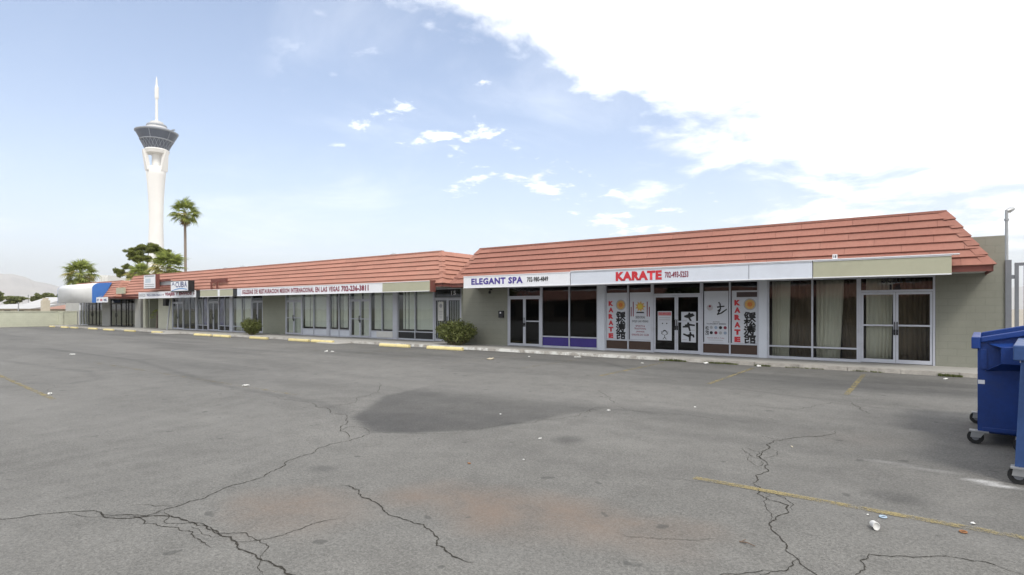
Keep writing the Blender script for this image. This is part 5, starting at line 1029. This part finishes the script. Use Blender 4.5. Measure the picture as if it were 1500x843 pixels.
for i, (px, py, w_, d_, h_, lb, mt) in enumerate(((360, 566, .10, .06, .03, 'white paper scrap alone in the open middle of the lot', None), (73, 578, .07, .04, .03, 'white scrap at the end of a faded yellow line', None), (106.5, 520, .12, .06, .03, 'white scrap far out on the empty asphalt', None), (478, 515.5, .10, .07, .04, 'white scrap near the pair of wheel stops, one of two', None), (487, 516, .09, .06, .04, 'white scrap near the small concrete ramp, one of two', None),
        (718, 527, .20, .12, .05, 'crumpled cream paper on the asphalt below the spa sign', M_card), (775, 523, .06, .05, .02, 'tiny scrap close to the kerb before the spa doors', None), (846, 524, .16, .05, .03, 'flattened paper on the kerb edge before the purple panels', None), (941, 532.5, .12, .05, .015, 'flat white paper below the sun emblem poster', None), (1034, 533, .11, .06, .04, 'crumpled white paper by the kerb below the logos poster', None), (1112, 537.5, .16, .07, .04, 'crumpled white paper among weeds beside a yellow stall line', None),
        (687, 680, .026, .018, .014, 'curled brown dry leaf on bare asphalt', M_leafb), (791, 643, .035, .015, .008, 'thin white scrap beside the round oil stain', None), (733, 607.5, .03, .02, .01, 'small white speck of paper on the dark patch', None), (892, 602, .04, .025, .012, 'white scrap at the tip of the dark patch', None), (1160, 655, .05, .012, .008, 'pale sliver of wood by the forked crack', M_card), (1425, 768, .022, .016, .01, 'cream pebble sized scrap on the long yellow line', None), (1385, 556, .09, .05, .03, 'white scrap in the weeds near the block wall', None), (767, 674, .02, .012, .006, 'small white chip on the bare grey asphalt', None), (1271, 755, .012, .010, .006, 'tiny white chip beside the crushed cup', None), (1018, 597, .025, .02, .01, 'white chip on asphalt in front of the karate doors', None))): scrap(px, py, w_, d_, h_, lb, i+1, mt)
p = g(1281, 775); t_ = thing('paper_cup', tuple(p), 'crushed white foam cup lying on the asphalt', 'cup'); cu = MB().lathe([(.022, 0), (.026, .015), (.031, .085), (.034, .088), (.031, .092), (.028, .088)], 16); Mr = Matrix.Rotation(R(-70), 3, 'Z')@Matrix.Rotation(R(86), 3, 'Y'); cu.v = [tuple(p+Vector((0, 0, .032))+Mr@Vector((v[0]*.95, v[1]*(1-.25*v[2]/.09), v[2]-.045))) for v in cu.v]; smooth(put('cup', cu, M_paper, t_))
def ring(px, py, r_, tr, mat, label):
    p = g(px, py); mb = MB(); n_ = 20; vs = [(p.x+(r_+tr*math.cos(b2))*math.cos(a), p.y+(r_+tr*math.cos(b2))*math.sin(a), .004+tr+tr*math.sin(b2)) for a in [2*math.pi*i/n_ for i in range(n_)] for b2 in [2*math.pi*j/6 for j in range(6)]]
    mb.add(vs, [(i*6+j, ((i+1) % n_)*6+j, ((i+1) % n_)*6+(j+1) % 6, i*6+(j+1) % 6) for i in range(n_) for j in range(6)]); tag(put('ring', mb, mat), label, 'litter')
ring(1293.5, 759, .024, .006, paint('ring_blue', (.35, .45, .55), .4), 'pale blue plastic ring next to the crushed cup'); ring(1411, 781, .022, .006, M_leafb, 'rusty brown metal ring below the yellow line')
p, q_ = g(1083, 795), g(1106, 802); t_ = tag(put('twig', MB().tube([p+Vector((0, 0, .008)), p.lerp(q_, .4)+Vector((.008, .01, .012)), q_+Vector((0, 0, .008))], [.005, .004, .003], 5).tube([p.lerp(q_, .1)+Vector((0, 0, .01)), p.lerp(q_, .12)+Vector((.02, .05, .015))], .003, 4), M_bark), 'small dark forked twig on the asphalt', 'twig')
def weeds(x0, x1, Y, n, h_, label, seed):
    rs = random.Random(seed); mb = MB()
    for i in range(n):
        x = rs.uniform(x0, x1); u = noise.noise(Vector((x*1.3, seed, 0))); 
        if u < -.05: continue
        y = Y-abs(rs.gauss(0, .07)); hh = h_*rs.uniform(.3, 1)*(.6+u); a = rs.uniform(0, 6.3); l_ = Vector((math.cos(a), math.sin(a), 0))*hh*rs.uniform(.2, .9); sd_ = Vector((-math.sin(a), math.cos(a), 0))*.006; b0 = Vector((x, y, .003)); m_ = b0+l_*.4+Vector((0, 0, hh*.7)); tp = b0+l_+Vector((0, 0, hh)); mb.add([b0-sd_, b0+sd_, m_+sd_, m_-sd_, tp], [(0, 1, 2, 3), (3, 2, 4)])
    tag(put('weeds', mb, L_weed), label, 'weeds', kind='stuff')
weeds(-7.0, -3.2, 17.97, 1800, .10, 'short dry weeds growing along the kerb before the karate school', 1); weeds(-3.2, -.8, 17.97, 350, .07, 'sparse weeds along the kerb before suite 14', 2); weeds(.35, 1.9, 17.97, 1300, .11, 'green weeds along the kerb before the bare block wall', 3); weeds(-18.5, -15.2, 18.5, 600, .14, 'low weeds under the large bush', 4)

# ------------------------------------------------------------------ air: far things fade
hz = bpy.data.materials.new('haze'); hz.use_nodes = True; t = NT(hz.node_tree); t.n.clear(); pv = t.new('ShaderNodeVolumePrincipled'); t.set(pv.inputs['Color'], (.98, .99, 1.)); pv.inputs['Density'].default_value = 0.00010; pv.inputs['Anisotropy'].default_value = .2
o_ = t.new('ShaderNodeOutputMaterial'); t.l.new(pv.outputs[0], o_.inputs['Volume'])
tag(put('haze', MB().box(-17500, 17500, -17500, 17500, -5, 900), hz), 'thin pale haze in the air toward the mountains', 'haze', kind='stuff')
